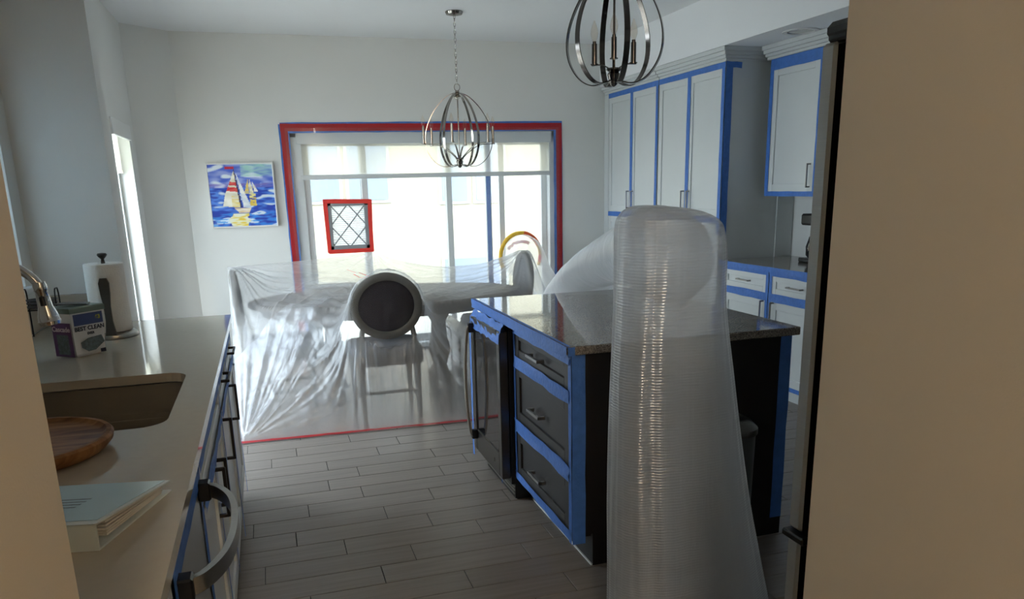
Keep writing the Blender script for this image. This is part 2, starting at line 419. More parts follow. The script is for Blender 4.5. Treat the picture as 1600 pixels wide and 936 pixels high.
# floor: grout bed with one tile object per plank
fb = struct('floor', MB().box(-1.2, 4.1, -2.6, YB+.15, -.12, -.005), 'grout', label='wood-look grey porcelain plank floor with dark joints')
OFF = [.40, .03, .32, .47, .20, .0, .42, .07, .345, .19, .36, .205, .51, .05, .375]
PW, PL = .1525, .604
tiles = []
for k in range(-34, 32):
    yc = 2.557+PW*k
    if yc > YB-.02: break
    off = OFF[k] if 0 <= k < len(OFF) else (.17*((k*5) % 7)+.11*k) % PL
    x = -1.2+((off+1.2) % PL)-PL
    while x < 3.92:
        tiles.append((x+PL/2, yc)); x += PL
def vis(t):
    d = (t[0]-0)**2+(t[1])**2
    px, py, z = proj((t[0], t[1], 0)) if (t[1] > .3) else (0, 0, -1)
    inview = z > 0 and 340 < px < 1290 and 560 < py < 1010 and -.45 < t[0] < 3.5
    return (0 if inview else 1, d)
tiles.sort(key=vis)
pm = MB().box(-PL/2+.0019, PL/2-.0019, -PW/2+.0019, PW/2-.0019, -.011, 0, .0012)
p0 = None; stuff = MB()
for i, (x, y) in enumerate(tiles):
    if i < 290:
        if p0 is None:
            p0 = pm.build('floor_plank', 'tile', fb); o = p0
        else:
            o = p0.copy(); COL.objects.link(o)
        o.location = (x, y, 0)
    else:
        stuff.box(x-PL/2+.0012, x+PL/2-.0012, y-PW/2+.0012, y+PW/2-.0012, -.011, 0)
stuff.build('floor_planks_rest', 'tile', fb, kind='stuff')

struct('ceiling', MB().box(-1.2, 4.1, -2.6, YB+.15, CZ, CZ+.15), 'ceiling', label='flat white painted ceiling')
SX0, SX1, SZ1 = .27, 2.74, 2.0      # sliding door opening
struct('wall_back', MB().box(-1.1, SX0, YB, YB+.15, 0, CZ).box(SX1, 4.1, YB, YB+.15, 0, CZ).box(SX0, SX1, YB, YB+.15, SZ1, CZ), 'wall', label='pale grey painted wall around the sliding door')
struct('wall_angled', MB().prism([(-.92, 7.02), (-.60, YB), (-.92, YB)], 0, CZ), 'wall', label='short angled wall between the window wall and the back wall')
LY0, LY1, LZ0, LZ1 = 6.0, 6.75, .25, 2.0
GY0, GY1, GZ0, GZ1 = 4.34, 5.46, .08, 2.1     # patio door hidden from the camera by the stub wall
wl = MB().box(-1.07, -.92, 4.2, GY0, 0, CZ).box(-1.07, -.92, GY1, LY0, 0, CZ).box(-1.07, -.92, GY0, GY1, 0, GZ0).box(-1.07, -.92, GY0, GY1, GZ1, CZ).box(-1.07, -.92, LY1, YB, 0, CZ).box(-1.07, -.92, LY0, LY1, 0, LZ0).box(-1.07, -.92, LY0, LY1, LZ1, CZ)
struct('wall_left', wl, 'wall', label='pale grey wall with a narrow tall window')
struct('wall_wing', MB().box(-1.2, -.655, 4.05, 4.2, 0, CZ), 'wall', label='stub wall at the end of the sink counter')
KY0, KY1, KZ0, KZ1 = 3.25, 3.90, 1.12, 2.0
wk = MB().box(-1.18, -1.03, .6, KY0, 0, CZ).box(-1.18, -1.03, KY1, 4.05, 0, CZ).box(-1.18, -1.03, KY0, KY1, 0, KZ0).box(-1.18, -1.03, KY0, KY1, KZ1, CZ)
struct('wall_sink', wk, 'wall', label='wall with the window over the sink counter')
struct('wall_hall_left', MB().box(-.36, -.2, -2.5, .75, 0, CZ).box(-1.2, -.36, .6, .75, 0, CZ), 'hall_wall', label='beige end of wall beside the passage, left of the sink counter')
struct('wall_hall_right', MB().box(1.05, 1.14, -2.5, 1.277, 0, CZ), 'hall_wall', label='beige wall of the passage beside the refrigerator')
struct('wall_hall_back', MB().box(-.36, 1.14, -2.65, -2.5, 0, CZ), 'hall_wall')
struct('wall_kitchen', MB().box(1.14, 4.1, .5, .65, 0, CZ), 'wall')
struct('wall_right', MB().box(3.9, 4.1, .65, YB, 0, CZ), 'wall', label='pale grey wall behind the white cabinets')
struct('ceiling_soffit', MB().box(3.2, 3.9, .65, YB, 2.42, CZ), 'ceiling', label='lowered ceiling box above the white cabinets')
struct('baseboard_back', MB().box(-.58, SX0-.07, YB-.015, YB, 0, .12, .004).box(SX1+.07, 3.2, YB-.015, YB, 0, .12, .004), 'trim')

# sliding glass door in the back wall
sd = setprops(bpy.data.objects.new('door_1', None), 'white sliding patio door with three glass panels', kind='structure'); COL.objects.link(sd); sd.location = (1.5, YB+.1, 0)
MB().box(SX0, SX0+.10, YB+.02, YB+.14, .03, SZ1, .004).box(SX1-.06, SX1, YB+.02, YB+.14, .03, SZ1, .004).box(SX0, SX1, YB+.02, YB+.14, SZ1-.05, SZ1, .004).box(SX0, SX1, YB+.02, YB+.15, 0, .05, .004).build('door_frame', 'door_frame', sd)
for (a, b, dy, mm) in ((.37, .93, .05, 'door_frame'), (.87, 1.72, .10, 'door_frame_grey'), (1.66, 2.10, .05, 'door_frame'), (2.19, 2.68, .10, 'door_frame')):
    y0 = YB+dy
    f = MB().box(a, a+.055, y0, y0+.04, .05, SZ1-.05, .003).box(b-.055, b, y0, y0+.04, .05, SZ1-.05, .003).box(a, b, y0, y0+.04, .05, .12, .003).box(a, b, y0, y0+.04, SZ1-.12, SZ1-.05, .003)
    p = f.build('sash', mm, sd)
    MB().box(a+.05, b-.05, y0+.017, y0+.023, .11, SZ1-.11).build('pane', 'glass', p)
MB().box(2.05, 2.09, YB+.045, YB+.05, .1, 1.9).build('blue_edge_tape', 'blue_tape', sd)
# roller shade
rs = thing('roller_shade', 'half-lowered cream roller shade inside the sliding door opening', 'shade', (1.5, YB+.03, 1.62))
MB().box(.33, 2.70, YB+.005, YB+.035, 1.895, 1.998, .004).build('headrail', 'door_frame', rs)
MB().grid([[(.345+(2.69-.345)*i/20, YB+.022+.002*math.sin(i*1.3), z) for z in (1.63, 1.7, 1.8, 1.9)] for i in range(21)]).build('fabric', 'shade_fabric', rs, smooth=True)
MB().box(.345, 2.69, YB+.014, YB+.03, 1.592, 1.632, .004).build('bottom_rail', 'door_frame', rs)
# clear film with tape frame over the sliding door
fl = thing('door_film', 'clear plastic film taped over the sliding door with red and blue tape', 'plastic film', (1.5, YB-.02, 0))
nx, nz = 40, 30
MB().grid([[(SX0-.03+(SX1-SX0+.06)*i/nx, YB-.012+.004*math.sin(i*.7)*math.sin(j*.5), .01+(SZ1+.02)*j/nz) for j in range(nz+1)] for i in range(nx+1)]).build('film', 'film', fl, smooth=True)
Yt = YB-.017
tape((.205, Yt+.012, 2.03), (2.805, Yt+.012, 2.045), .088, (0, -1, 0), parent=fl, jit=.004, wr=.0005, lift=.001)
tape((.247, Yt+.012, .0), (.235, Yt+.012, 2.06), .085, (0, -1, 0), parent=fl, jit=.004, wr=.0005, lift=.001)
tape((2.76, Yt+.012, .0), (2.762, Yt+.012, 2.085), .088, (0, -1, 0), parent=fl, jit=.004, wr=.0005, lift=.001)
tape((.205, Yt+.010, 2.032), (2.80, Yt+.010, 2.04), .062, (0, -1, 0), 'red_tape', parent=fl, name='red_tape', jit=.002, wr=.0005)
tape((.238, Yt+.010, .0), (.237, Yt+.010, 2.065), .060, (0, -1, 0), 'red_tape', parent=fl, name='red_tape', jit=.002, wr=.0005)
tape((2.772, Yt+.010, .0), (2.772, Yt+.010, 2.05), .058, (0, -1, 0), 'red_tape', parent=fl, name='red_tape', jit=.002, wr=.0005)
# pleated air filter taped on the film
fi = thing('air_filter', 'square pleated air filter edged with red tape on the door film', 'air filter', (.72, YB-.05, .94))
fx0, fx1, fz0, fz1 = .545, .905, .975, 1.395
MB().box(fx0, fx0+.035, YB-.06, YB-.025, fz0, fz1, .003).box(fx1-.035, fx1, YB-.06, YB-.025, fz0, fz1, .003).box(fx0, fx1, YB-.06, YB-.025, fz0, fz0+.035, .003).box(fx0, fx1, YB-.06, YB-.025, fz1-.035, fz1, .003).build('frame', 'filter_frame', fi)
npl = 20; P = []
for j in range(2*npl+1):
    z = fz0+.03+(fz1-fz0-.06)*j/(2*npl); P.append([(fx0+.02, YB-.045+(.014 if j % 2 else 0), z), (fx1-.02, YB-.045+(.014 if j % 2 else 0), z)])
MB().grid(P).build('pleated_media', 'filter_media', fi)
g = MB(); cx, cz = (fx0+fx1)/2, (fz0+fz1)/2; hw, hh = (fx1-fx0)/2-.02, (fz1-fz0)/2-.02
for dx in (-1, 0, 1):
    for sgn in (1, -1):
        a = Vector((cx+dx*hw-sgn*2*hw, 0, cz-2*hh)); b = Vector((cx+dx*hw+sgn*2*hw, 0, cz+2*hh))
        # clip to the frame
        t0, t1 = 0, 1; d = b-a
        for ax, lo, hi in ((0, cx-hw, cx+hw), (2, cz-hh, cz+hh)):
            ta, tb = (lo-a[ax])/d[ax], (hi-a[ax])/d[ax]; t0 = max(t0, min(ta, tb)); t1 = min(t1, max(ta, tb))
        if t1-t0 > .02:
            q0, q1 = a+d*t0, a+d*t1; q0.y = q1.y = YB-.05
            g.tube([q0, q1], .006, 6)
g.build('wire_grid', 'filter_frame', fi, label='diagonal grey support grid')
for a, b in (((.515, 0, 1.405), (.935, 0, 1.395)), ((.53, 0, .957), (.93, 0, .962)), ((.528, 0, 1.42), (.538, 0, .95)), ((.922, 0, 1.41), (.915, 0, .95))):
    tape((a[0], YB-.062, a[2]), (b[0], YB-.062, b[2]), .036, (0, -1, 0), 'red_tape_bright', parent=fi, name='red_tape', jit=.004)

# dining side window and sink window
for nm, x0, ya, yb, za, zb, lab in (('window_1', -1.07, LY0, LY1, LZ0, LZ1, 'narrow tall window with a short shade in the left wall'), ('window_2', -1.18, KY0, KY1, KZ0, KZ1, 'window over the sink counter'), ('window_3', -1.07, GY0, GY1, GZ0, GZ1, 'glazed side door in the left wall of the dining area')):
    wn = setprops(bpy.data.objects.new(nm, None), lab, kind='structure'); COL.objects.link(wn); wn.location = (x0+.03, (ya+yb)/2, za)
    t = .045
    MB().box(x0, x0+.05, ya, ya+t, za, zb, .003).box(x0, x0+.05, yb-t, yb, za, zb, .003).box(x0, x0+.05, ya, yb, za, za+t, .003).box(x0, x0+.05, ya, yb, zb-t, zb, .003).build('window_frame', 'trim', wn)
    MB().box(x0+.02, x0+.026, ya+t-.005, yb-t+.005, za+t-.005, zb-t+.005).build('pane', 'glass', wn)
MB().box(-.93, -.905, LY0-.02, LY1+.02, LZ1-.1, LZ1+.01, .003).build('valance', 'trim', bpy.data.objects['window_1'])
MB().box(-1.0, -.996, LY0+.01, LY1-.01, 1.68, LZ1-.05).box(-1.006, -.99, LY0+.01, LY1-.01, 1.66, 1.685, .003).build('shade', 'shade_fabric', bpy.data.objects['window_1'])
MB().box(-1.075, -1.072, KY0+.002, KY1-.002, KZ0+.002, KZ1-.06).box(-1.085, -1.06, KY0+.002, KY1-.002, KZ1-.06, KZ1-.002, .004).build('roller_blind', 'blind', bpy.data.objects['window_2'])
MB().box(-1.03, -1.0, KY0-.02, KY1+.02, KZ0-.03, KZ0, .005).build('window_sill', 'trim', bpy.data.objects['window_2'])

# hall ceiling lamp (behind the camera)
hl = thing('ceiling_lamp', 'round warm ceiling lamp in the passage', 'ceiling lamp', (-.02, -2.15, CZ))
MB().lathe([(.16, 0), (.16, -.025), (.15, -.03)], (-.02, -2.15, CZ), 32).build('base', 'nickel', hl, smooth=True)
MB().lathe([(.145, -.03), (.14, -.06), (.11, -.09), (.05, -.11), (.001, -.115)], (-.02, -2.15, CZ), 32).build('diffuser', 'lamp_glow', hl, smooth=True)
lp = lamp('hall_lamp_light', 'POINT', (-.02, -2.15, CZ-.22), 54, (1, .88, .73), shadow_soft_size=.12)

# neighbouring house and patio outside
nb = thing('neighbour_house', 'pale rendered house wall with grey blue windows beyond the patio door', 'building', (3, 11.6, -.2))
MB().box(-6, 12, 11.6, 12.2, -.2, 7.5).build('wall', 'facade', nb)
for (xa, xb, za, zb) in ((.55, 1.06, 1.35, 2.6), (1.2, 1.75, 1.35, 2.6), (2.55, 2.93, 1.3, 2.6), (3.07, 3.5, 1.3, 2.6), (2.55, 3.5, -.1, .45), (-2.2, -1.0, 1.2, 2.6), (5.2, 6.4, 1.2, 2.6)):
    wq = MB().box(xa-.05, xb+.05, 11.57, 11.62, za-.05, zb+.05, .01).build('window', 'facade_grey', nb)
    MB().box(xa, xb, 11.555, 11.60, za, zb).build('pane', 'facade_win', wq)
MB().box(-6.2, 12.2, 11.2, 12.4, 7.5, 7.9, .03).build('roof_edge', 'facade_grey', nb)
struct('patio_ground', MB().box(-14, 14, YB+.151, 22, -.4, -.15), 'patio', label='pale concrete patio outside')
struct('side_yard_ground', MB().box(-14, -1.201, -6, YB+.151, -.4, -.15), 'gravel')

# ================================================================== LEFT COUNTER RUN
CT = .92
def shaker(x, sgn, y0, y1, z0, z1, rail=.055, th=.02, rec=.009):
    """shaker front in a plane X = x, facing sgn*X"""
    b = MB(); xb = x-sgn*th; e = .0015
    b.box(xb, x, y0, y0+rail, z0, z1, e).box(xb, x, y1-rail, y1, z0, z1, e)
    b.box(xb, x, y0+rail, y1-rail, z0, z0+rail, e).box(xb, x, y0+rail, y1-rail, z1-rail, z1, e)
    b.box(xb, x-sgn*rec, y0+rail-.002, y1-rail+.002, z0+rail-.002, z1-rail+.002)
    return b
def pull(x, sgn, yc, zc, ln, vert, m, parent, proud=.032, w=.010):
    b = MB(); xo = x+sgn*proud
    if vert:
        b.box(xo-sgn*w, xo, yc-w/2, yc+w/2, zc-ln/2, zc+ln/2, .0015)
        for z in (zc-ln/2+w/2, zc+ln/2-w/2): b.box(x, xo-sgn*w*.5, yc-w/2, yc+w/2, z-w/2, z+w/2)
    else:
        b.box(xo-sgn*w, xo, yc-ln/2, yc+ln/2, zc-w/2, zc+w/2, .0015)
        for y in (yc-ln/2+w/2, yc+ln/2-w/2): b.box(x, xo-sgn*w*.5, y-w/2, y+w/2, zc-w/2, zc+w/2)
    return b.build('handle', m, parent)

# worktop with the sink cut-out
def rrect(x0, x1, y0, y1, r, n=6):
    pts = []
    for cx, cy, a0 in ((x1-r, y1-r, 0), (x0+r, y1-r, 90), (x0+r, y0+r, 180), (x1-r, y0+r, 270)):
        for k in range(n+1):
            a = R(a0+90*k/n); pts.append((cx+r*math.cos(a), cy+r*math.sin(a)))
    return pts
def slab_with_hole(outer, hole, z0, z1):
    bm = bmesh.new(); es = []
    loops = []
    for lp_ in (outer, hole):
        vs = [bm.verts.new((x, y, z1)) for x, y in lp_]; loops.append(vs)
        for i in range(len(vs)): es.append(bm.edges.new((vs[i], vs[(i+1) % len(vs)])))
    bmesh.ops.triangle_fill(bm, edges=es, use_beauty=True)
    g = bmesh.ops.extrude_face_region(bm, geom=bm.faces[:])
    bmesh.ops.translate(bm, verts=[e for e in g['geom'] if isinstance(e, bmesh.types.BMVert)], vec=(0, 0, z0-z1))
    bmesh.ops.recalc_face_normals(bm, faces=bm.faces)
    bm.verts.index_update()
    mb = MB(); mb.add([v.co[:] for v in bm.verts], [[v.index for v in f.verts] for f in bm.faces]); bm.free()
    return mb
SKX0, SKX1, SKY0, SKY1 = -.80, -.295, 2.10, 2.755
hole = rrect(SKX0, SKX1, SKY0, SKY1, .07)
ct = thing('worktop', 'long beige quartz worktop with an undermount sink cut-out', 'worktop', (-.6, 2.4, CT-.03))
slab_with_hole([(-.2, .78), (-.2, 4.015), (-1.004, 4.015), (-1.004, .78)], hole, CT-.03, CT).build('slab', 'quartz', ct)
struct('trim_1', MB().box(-1.0, -.66, 4.018, 4.049, CT+.001, 1.06, .003), 'quartz', label='low quartz upstand at the end of the sink counter')
struct('trim_2', MB().box(-1.029, -1.006, .78, 4.049, CT+.001, 1.03, .003), 'quartz', label='low quartz upstand below the sink window')
sk = thing('sink', 'dark stainless double bowl sink set under the beige worktop', 'sink', (-.55, 2.43, .7))
ydiv = 2.40
for (ya, yb) in ((SKY0-.01, ydiv-.012), (ydiv+.012, SKY1+.01)):
    b = MB(); rr = []
    for ins, z in ((0, CT-.031 if False else .884), (.002, .80), (.012, .735), (.05, .715)):
        rr.append([(x, y, z) for x, y in rrect(SKX0-.01+ins, SKX1+.01-ins, ya+ins, yb-ins, .06, 5)])
    b.rings(rr, cap=False); n = len(rr[0]); b.add(rr[-1], [tuple(range(n))])
    bo = b.build('bowl', 'sink_steel', sk, smooth=True)
    MB().lathe([(.042, .717), (.042, .720), (.034, .7205), (.03, .716)], (-.55, (ya+yb)/2, 0), 20).build('drain', 'chrome', bo, smooth=True)
MB().box(SKX0, SKX1, ydiv-.014, ydiv+.014, .84, .872, .006).build('divider', 'sink_steel', sk)

# base cabinets under the worktop
FX = -.217
def base_unit(name, label, y0, y1, x=FX, sgn=1, back=-1.0, group=None, m='cab_white', zt=CT-.032, toe=True):
    t = thing(name, label, 'cabinet', ((x+back)/2, (y0+y1)/2, 0), group)
    xb = x-sgn*.022
    MB().box(back, xb, y0+.001, y1-.001, .11, zt).box(back, xb-sgn*.06, y0+.001, y1-.001, .0, .11).build('carcass', m, t)
    return t
# dishwasher
dw = thing('dishwasher', 'stainless dishwasher with a long curved handle, edged with blue tape', 'dishwasher', (-.6, 1.66, 0))
MB().box(-.9, FX-.03, 1.362, 1.962, .1, .885).box(-.9, FX-.09, 1.37, 1.955, 0, .1).build('body', 'steel_dark', dw)
MB().box(FX-.03, FX, 1.366, 1.958, .13, .872, .006).build('door', 'steel', dw)
path = smoothpath([(FX+.004, 1.405, .80), (FX+.045, 1.43, .80), (FX+.082, 1.52, .80), (FX+.094, 1.66, .80), (FX+.082, 1.80, .80), (FX+.045, 1.89, .80), (FX+.004, 1.915, .80)], 6)
hb = MB(); rr = []
for i, p in enumerate(path):
    a = path[max(i-1, 0)]; b = path[min(i+1, len(path)-1)]; t = (b-a).normalized(); sd_ = t.cross(Vector((0, 0, 1))).normalized()
    rr.append([p+sd_*sx*.007+Vector((0, 0, sz*.017)) for sx, sz in ((-1, -1), (1, -1), (1, 1), (-1, 1))])
hb.rings(rr).build('handle', 'steel', dw, smooth=True)
for y in (1.41, 1.91): MB().box(FX, FX+.03, y-.02, y+.02, .777, .823, .004).build('handle_mount', 'black', dw)
tape((FX+.001, 1.365, .838), (FX+.001, 1.958, .838), .060, (1, 0, 0), parent=dw)
tape((FX+.001, 1.938, .12), (FX+.001, 1.938, .87), .045, (1, 0, 0), parent=dw)
tape((FX+.001, 1.386, .12), (FX+.001, 1.386, .87), .04, (1, 0, 0), parent=dw)
# unit near the passage
u = base_unit('base_cabinet', 'white base cabinet between the dishwasher and the passage wall', .79, 1.358)
shaker(FX, 1, .80, 1.352, .125, .872).build('door', 'cab_white', u)
# sink base
u = base_unit('sink_cabinet', 'white two-door cabinet below the sink with dark bar pulls', 1.968, 2.872)
cb = u
# open carcass behind the sink: replace the solid block by panels
for o in list(u.children): bpy.data.objects.remove(o)
MB().box(-1.0, FX-.022, 1.969, 1.987, .11, .885).box(-1.0, FX-.022, 2.853, 2.871, .11, .885).box(-1.0, FX-.022, 1.987, 2.853, .11, .13).box(-1.0, -.985, 1.987, 2.853, .13, .885).box(-1.0, FX-.085, 1.969, 2.871, 0, .11).build('carcass', 'cab_white', u)
shaker(FX, 1, 1.985, 2.862, .735, .872, .045).build('false_front', 'cab_white', u)
for ya, yb, yp in ((1.985, 2.416, 2.375), (2.426, 2.862, 2.465)):
    d = shaker(FX, 1, ya, yb, .125, .722).build('door', 'cab_white', u); pull(FX, 1, yp, .615, .16, True, 'bronze', d)
tape((FX+.001, 1.975, .845), (FX+.001, 2.87, .845), .050, (1, 0, 0), parent=u, jit=.004)
tape((FX+.001, 1.985, .728), (FX+.001, 2.868, .728), .040, (1, 0, 0), parent=u, jit=.006, wr=.006)
tape((FX+.001, 2.421, .12), (FX+.001, 2.421, .72), .018, (1, 0, 0), parent=u)
tape((FX+.001, 2.854, .115), (FX+.001, 2.854, .875), .03, (1, 0, 0), parent=u)
# two drawer-over-door units
for (ya, yb, yp, lab) in ((2.876, 3.408, 2.93, 'white drawer and door cabinet beside the sink cabinet'), (3.412, 3.96, 3.47, 'white drawer and door cabinet at the far end of the worktop')):
    u = base_unit('base_cabinet', lab, ya, yb)
    dr = shaker(FX, 1, ya+.008, yb-.008, .735, .872, .045).build('drawer', 'cab_white', u); pull(FX, 1, (ya+yb)/2, .803, .15, False, 'bronze', dr)
    d = shaker(FX, 1, ya+.008, yb-.008, .125, .722).build('door', 'cab_white', u); pull(FX, 1, yp, .615, .16, True, 'bronze', d)
    tape((FX+.001, ya, .845), (FX+.001, yb, .845), .050, (1, 0, 0), parent=u, jit=.004)
    tape((FX+.001, ya, .728), (FX+.001, yb, .728), .036, (1, 0, 0), parent=u, jit=.006, wr=.006)
    tape((FX+.001, yb-.018, .02), (FX+.001, yb-.018, .875), .03, (1, 0, 0), parent=u)

# ---- things on the worktop
fa = thing('faucet', 'polished chrome gooseneck faucet with pull-down spray head', 'faucet', (-.865, 2.55, CT))
MB().lathe([(.03, 0), (.03, .012), (.024, .03), (.021, .09), (.017, .10)], (-.865, 2.55, CT), 20).build('base', 'chrome', fa, smooth=True)
arc = [(-.865, 2.55, 1.0), (-.865, 2.55, 1.12), (-.865, 2.55, 1.2)]
for k in range(0, 11):
    a = math.pi*(1-k/10*.86); arc.append((-.745+.12*math.cos(a), 2.55-.008*k/10, 1.20+.12*math.sin(a)))
arc = [Vector(p) for p in arc]
MB().tube(smoothpath(arc, 4), .0135, 14).build('spout', 'chrome', fa, smooth=True)
e = arc[-1]; dv = (arc[-1]-arc[-2]).normalized(); dv = Vector((.10, 0, -1)).normalized()
sp = MB(); sp.tube([e-dv*.012, e, e+dv*.012, e+dv*.016, e+dv*.06, e+dv*.085, e+dv*.10, e+dv*.102, e+dv*.112], [.017, .019, .019, .0165, .020, .027, .029, .031, .030], 18)
sh = sp.build('spray_head', 'chrome', fa, smooth=True)
MB().tube([e+dv*.03+Vector((.002, -.018, 0)), e+dv*.055+Vector((.002, -.020, 0))], .008, 10).build('button', 'black', sh, smooth=True)
MB().tube([(-.865, 2.53, 1.0), (-.865, 2.49, 1.03), (-.87, 2.45, 1.09)], [.008, .007, .006], 10).build('lever', 'chrome', fa, smooth=True)

# detergent tub
tb = thing('detergent_tub', 'white and purple dishwasher detergent tub with an open lid', 'tub', (-.70, 3.21, CT))
c0 = Vector((-.708, 3.153, CT)); ex = Vector((.70, .715, 0)).normalized(); ey = Vector((-.79, .61, 0)).normalized()   # front face runs along ex, side along ey
W_, D_, H_ = .125, .10, .165
def tubpt(a, b, z, fl_=0): return c0+ex*(a*W_*(1+fl_)-fl_*W_/2)+ey*(b*D_)+Vector((0, 0, z))
rr = []
for z, i_ in ((0, .012), (.01, .004), (.09, 0), (H_, -.004)):
    rr.append([c0+ex*(a*(W_-2*i_)+i_)+ey*(b*(D_-2*i_)+i_)+Vector((0, 0, z+.0005)) for a, b in ((0, 0), (1, 0), (1, 1), (0, 1))])
MB().rings(rr).build('body', 'tub_white', tb)
nf = ey*-1; ns = ex*-1
def quad(n_, base, u_, v_, a0, a1, b0, b1, mname, nm, off=.006, parent=tb):
    P_ = [[base+u_*a+v_*b+n_*off for b in (b0, b1)] for a in (a0, a1)]
    return MB().grid(P_).build(nm, mname, parent)
up = Vector((0, 0, 1))
lf = quad(nf, c0, ex, up, .004, .121, .118, .16, 'tub_blue', 'front_label', .0055)
text_mesh('BEST CLEAN', .0215, 'ink', 'lettering', lf, c0+ex*.062+up*.098+nf*.007, ex, up, .0006)
text_mesh('EVER', .013, 'ink', 'lettering', lf, c0+ex*.064+up*.081+nf*.007, ex, up, .0004)
text_mesh('63', .02, 'yellow_ink', 'lettering', lf, c0+ex*.10+up*.135+nf*.007, ex, up, .0008)
pk = [c0+ex*a+up*b+nf*.0062 for a, b in ((.02, .055), (.05, .068), (.105, .072), (.115, .045), (.075, .02), (.045, .018), (.022, .035))]
MB().add(pk, [tuple(range(len(pk)))]).build('picture_label', 'ink_grey', tb)
quad(nf, c0, ex, up, .094, .116, .006, .02, 'ink', 'small_print', .0055)
ls = quad(ns, c0, ey, up, .002, .096, .004, .13, 'tub_purple', 'side_label', .005)
quad(ns, c0, ey, up, .02, .078, .012, .086, 'ink_grey', 'fact_panel', .0056)
text_mesh('Cascade', .026, 'white_ink', 'lettering', ls, c0+ey*.05+up*.098+ns*.0065, ey*-1, up, .0006)
lid = MB(); rr = []
for z, i_ in ((H_, .0), (H_, -.008), (H_+.018, -.008), (H_+.022, -.004)):
    rr.append([c0+ex*(a*(W_-2*i_)+i_)+ey*(b*(D_-2*i_)+i_)+Vector((0, 0, z)) for a, b in ((0, 0), (1, 0), (1, 1), (0, 1))])
lid.rings(rr).build('lid', 'tub_lid', tb)
fp = [c0+ex*a+ey*b+up*z for a, b, z in ((-.03, .05, H_+.034), (.07, .0, H_+.026), (.125, .05, H_+.023), (.06, .10, H_+.03))]
MB().add(fp+[p+up*.003 for p in fp], [(0, 1, 2, 3), (7, 6, 5, 4), (0, 4, 5, 1), (1, 5, 6, 2), (2, 6, 7, 3), (3, 7, 4, 0)]).build('flap', 'black', tb)

# paper towel holder and roll
pt = thing('paper_towel_holder', 'brushed steel paper towel stand with a tension arm and dark knob', 'paper towel holder', (-.655, 3.60, CT))
C0 = (-.655, 3.60, CT)
MB().lathe([(.095, 0), (.097, .006), (.094, .018), (.085, .024), (.01, .026)], C0, 40).build('base', 'steel', pt, smooth=True)
MB().lathe([(.008, .02), (.008, .315)], C0, 12).build('post', 'steel_dark', pt, smooth=True)
MB().lathe([(.008, .312), (.006, .325), (.016, .336), (.02, .343), (.016, .349), (.002, .351)], C0, 20).build('knob', 'bronze', pt, smooth=True)
ar = MB(); rr = []
for z, wd, th_, ox in ((.02, .020, .010, 0), (.08, .013, .006, .006), (.14, .013, .006, .010), (.19, .018, .007, .008), (.235, .020, .007, .003), (.255, .013, .006, 0)):
    cx, cy = C0[0]+.008, C0[1]-.089-ox*.1
    rr.append([(cx+sx*wd, cy+sy*th_-.004, CT+z) for sx, sy in ((-1, -1), (1, -1), (1, 1), (-1, 1))])
ar.rings(rr).build('arm', 'steel_dark', pt, smooth=True)
rl = MB(); P = []
ring = []
for z, r in ((.027, .074), (.030, .076), (.16, .0775), (.305, .076), (.308, .073), (.308, .022), (.027, .022)):
    ring.append([(C0[0]+r*math.cos(2*math.pi*k/40), C0[1]+r*math.sin(2*math.pi*k/40), CT+z+.0004) for k in range(40)])
rl.rings(ring, cap=False, closed=True)
setprops(rl.build('paper_towel_roll', 'paper', smooth=True, loc=C0), 'white embossed paper towel roll on the steel stand', 'paper towel')

# round wooden board
bd = thing('cutting_board', 'round acacia wood tray with a raised rim', 'tray', (-.585, 1.955, CT))
MB().lathe([(.165, 0), (.178, .006), (.192, .022), (.195, .034), (.190, .040), (.180, .040), (.174, .033), (.168, .030), (.001, .030)], (-.585, 1.955, CT+.0005), 64).build('board', 'acacia', bd, smooth=True)
# ring binder
bi = thing('ring_binder', 'white ring binder with a pale blue cover sheet and bulging pages', 'binder', (-.45, 1.47, CT))
A0 = Vector((-.318, 1.352, CT+.0006)); wv_ = Vector((.33, .944, 0)).normalized(); sv = Vector((-.978, .21, 0)).normalized()
BW, BL, BT = .265, .285, .046
def bp_(a, b, z): return A0+wv_*a+sv*b+Vector((0, 0, z))
def slab4(q0, q1, th, nm, m, par):
    """slab over a quad"""
    q = q0+q1; return MB().add([*q, *[p+Vector((0, 0, th)) for p in q]], [(3, 2, 1, 0), (4, 5, 6, 7), (0, 1, 5, 4), (1, 2, 6, 5), (2, 3, 7, 6), (3, 0, 4, 7)]).build(nm, m, par)
slab4([bp_(0, 0, 0), bp_(BW, 0, 0)], [bp_(BW, BL, 0), bp_(0, BL, 0)], .003, 'back_cover', 'binder', bi)
slab4([bp_(0, 0, .003), bp_(.003, 0, .003)], [bp_(.003, BL, .003), bp_(0, BL, .003)], BT, 'spine', 'binder', bi)
tc_ = slab4([bp_(0, 0, BT), bp_(BW, 0, .020)], [bp_(BW, BL, .020), bp_(0, BL, BT)], .003, 'front_cover', 'binder', bi)
slab4([bp_(.02, .008, BT-.0015+.003), bp_(BW-.004, .008, .0240)], [bp_(BW-.004, BL-.008, .0240), bp_(.02, BL-.008, BT-.0015+.003)], .0006, 'cover_sheet', 'cover_sheet', tc_)
for k in range(4):
    yy = .10+k*.017; zz = BT+.0042-(BT-.02)*yy/BW
    slab4([bp_(yy, .09, zz-.0004), bp_(yy+.005, .09, zz-.0008)], [bp_(yy+.005, .20-.02*(k % 2), zz-.0008), bp_(yy, .20-.02*(k % 2), zz-.0004)], .0006, 'print_line', 'ink_grey', tc_)
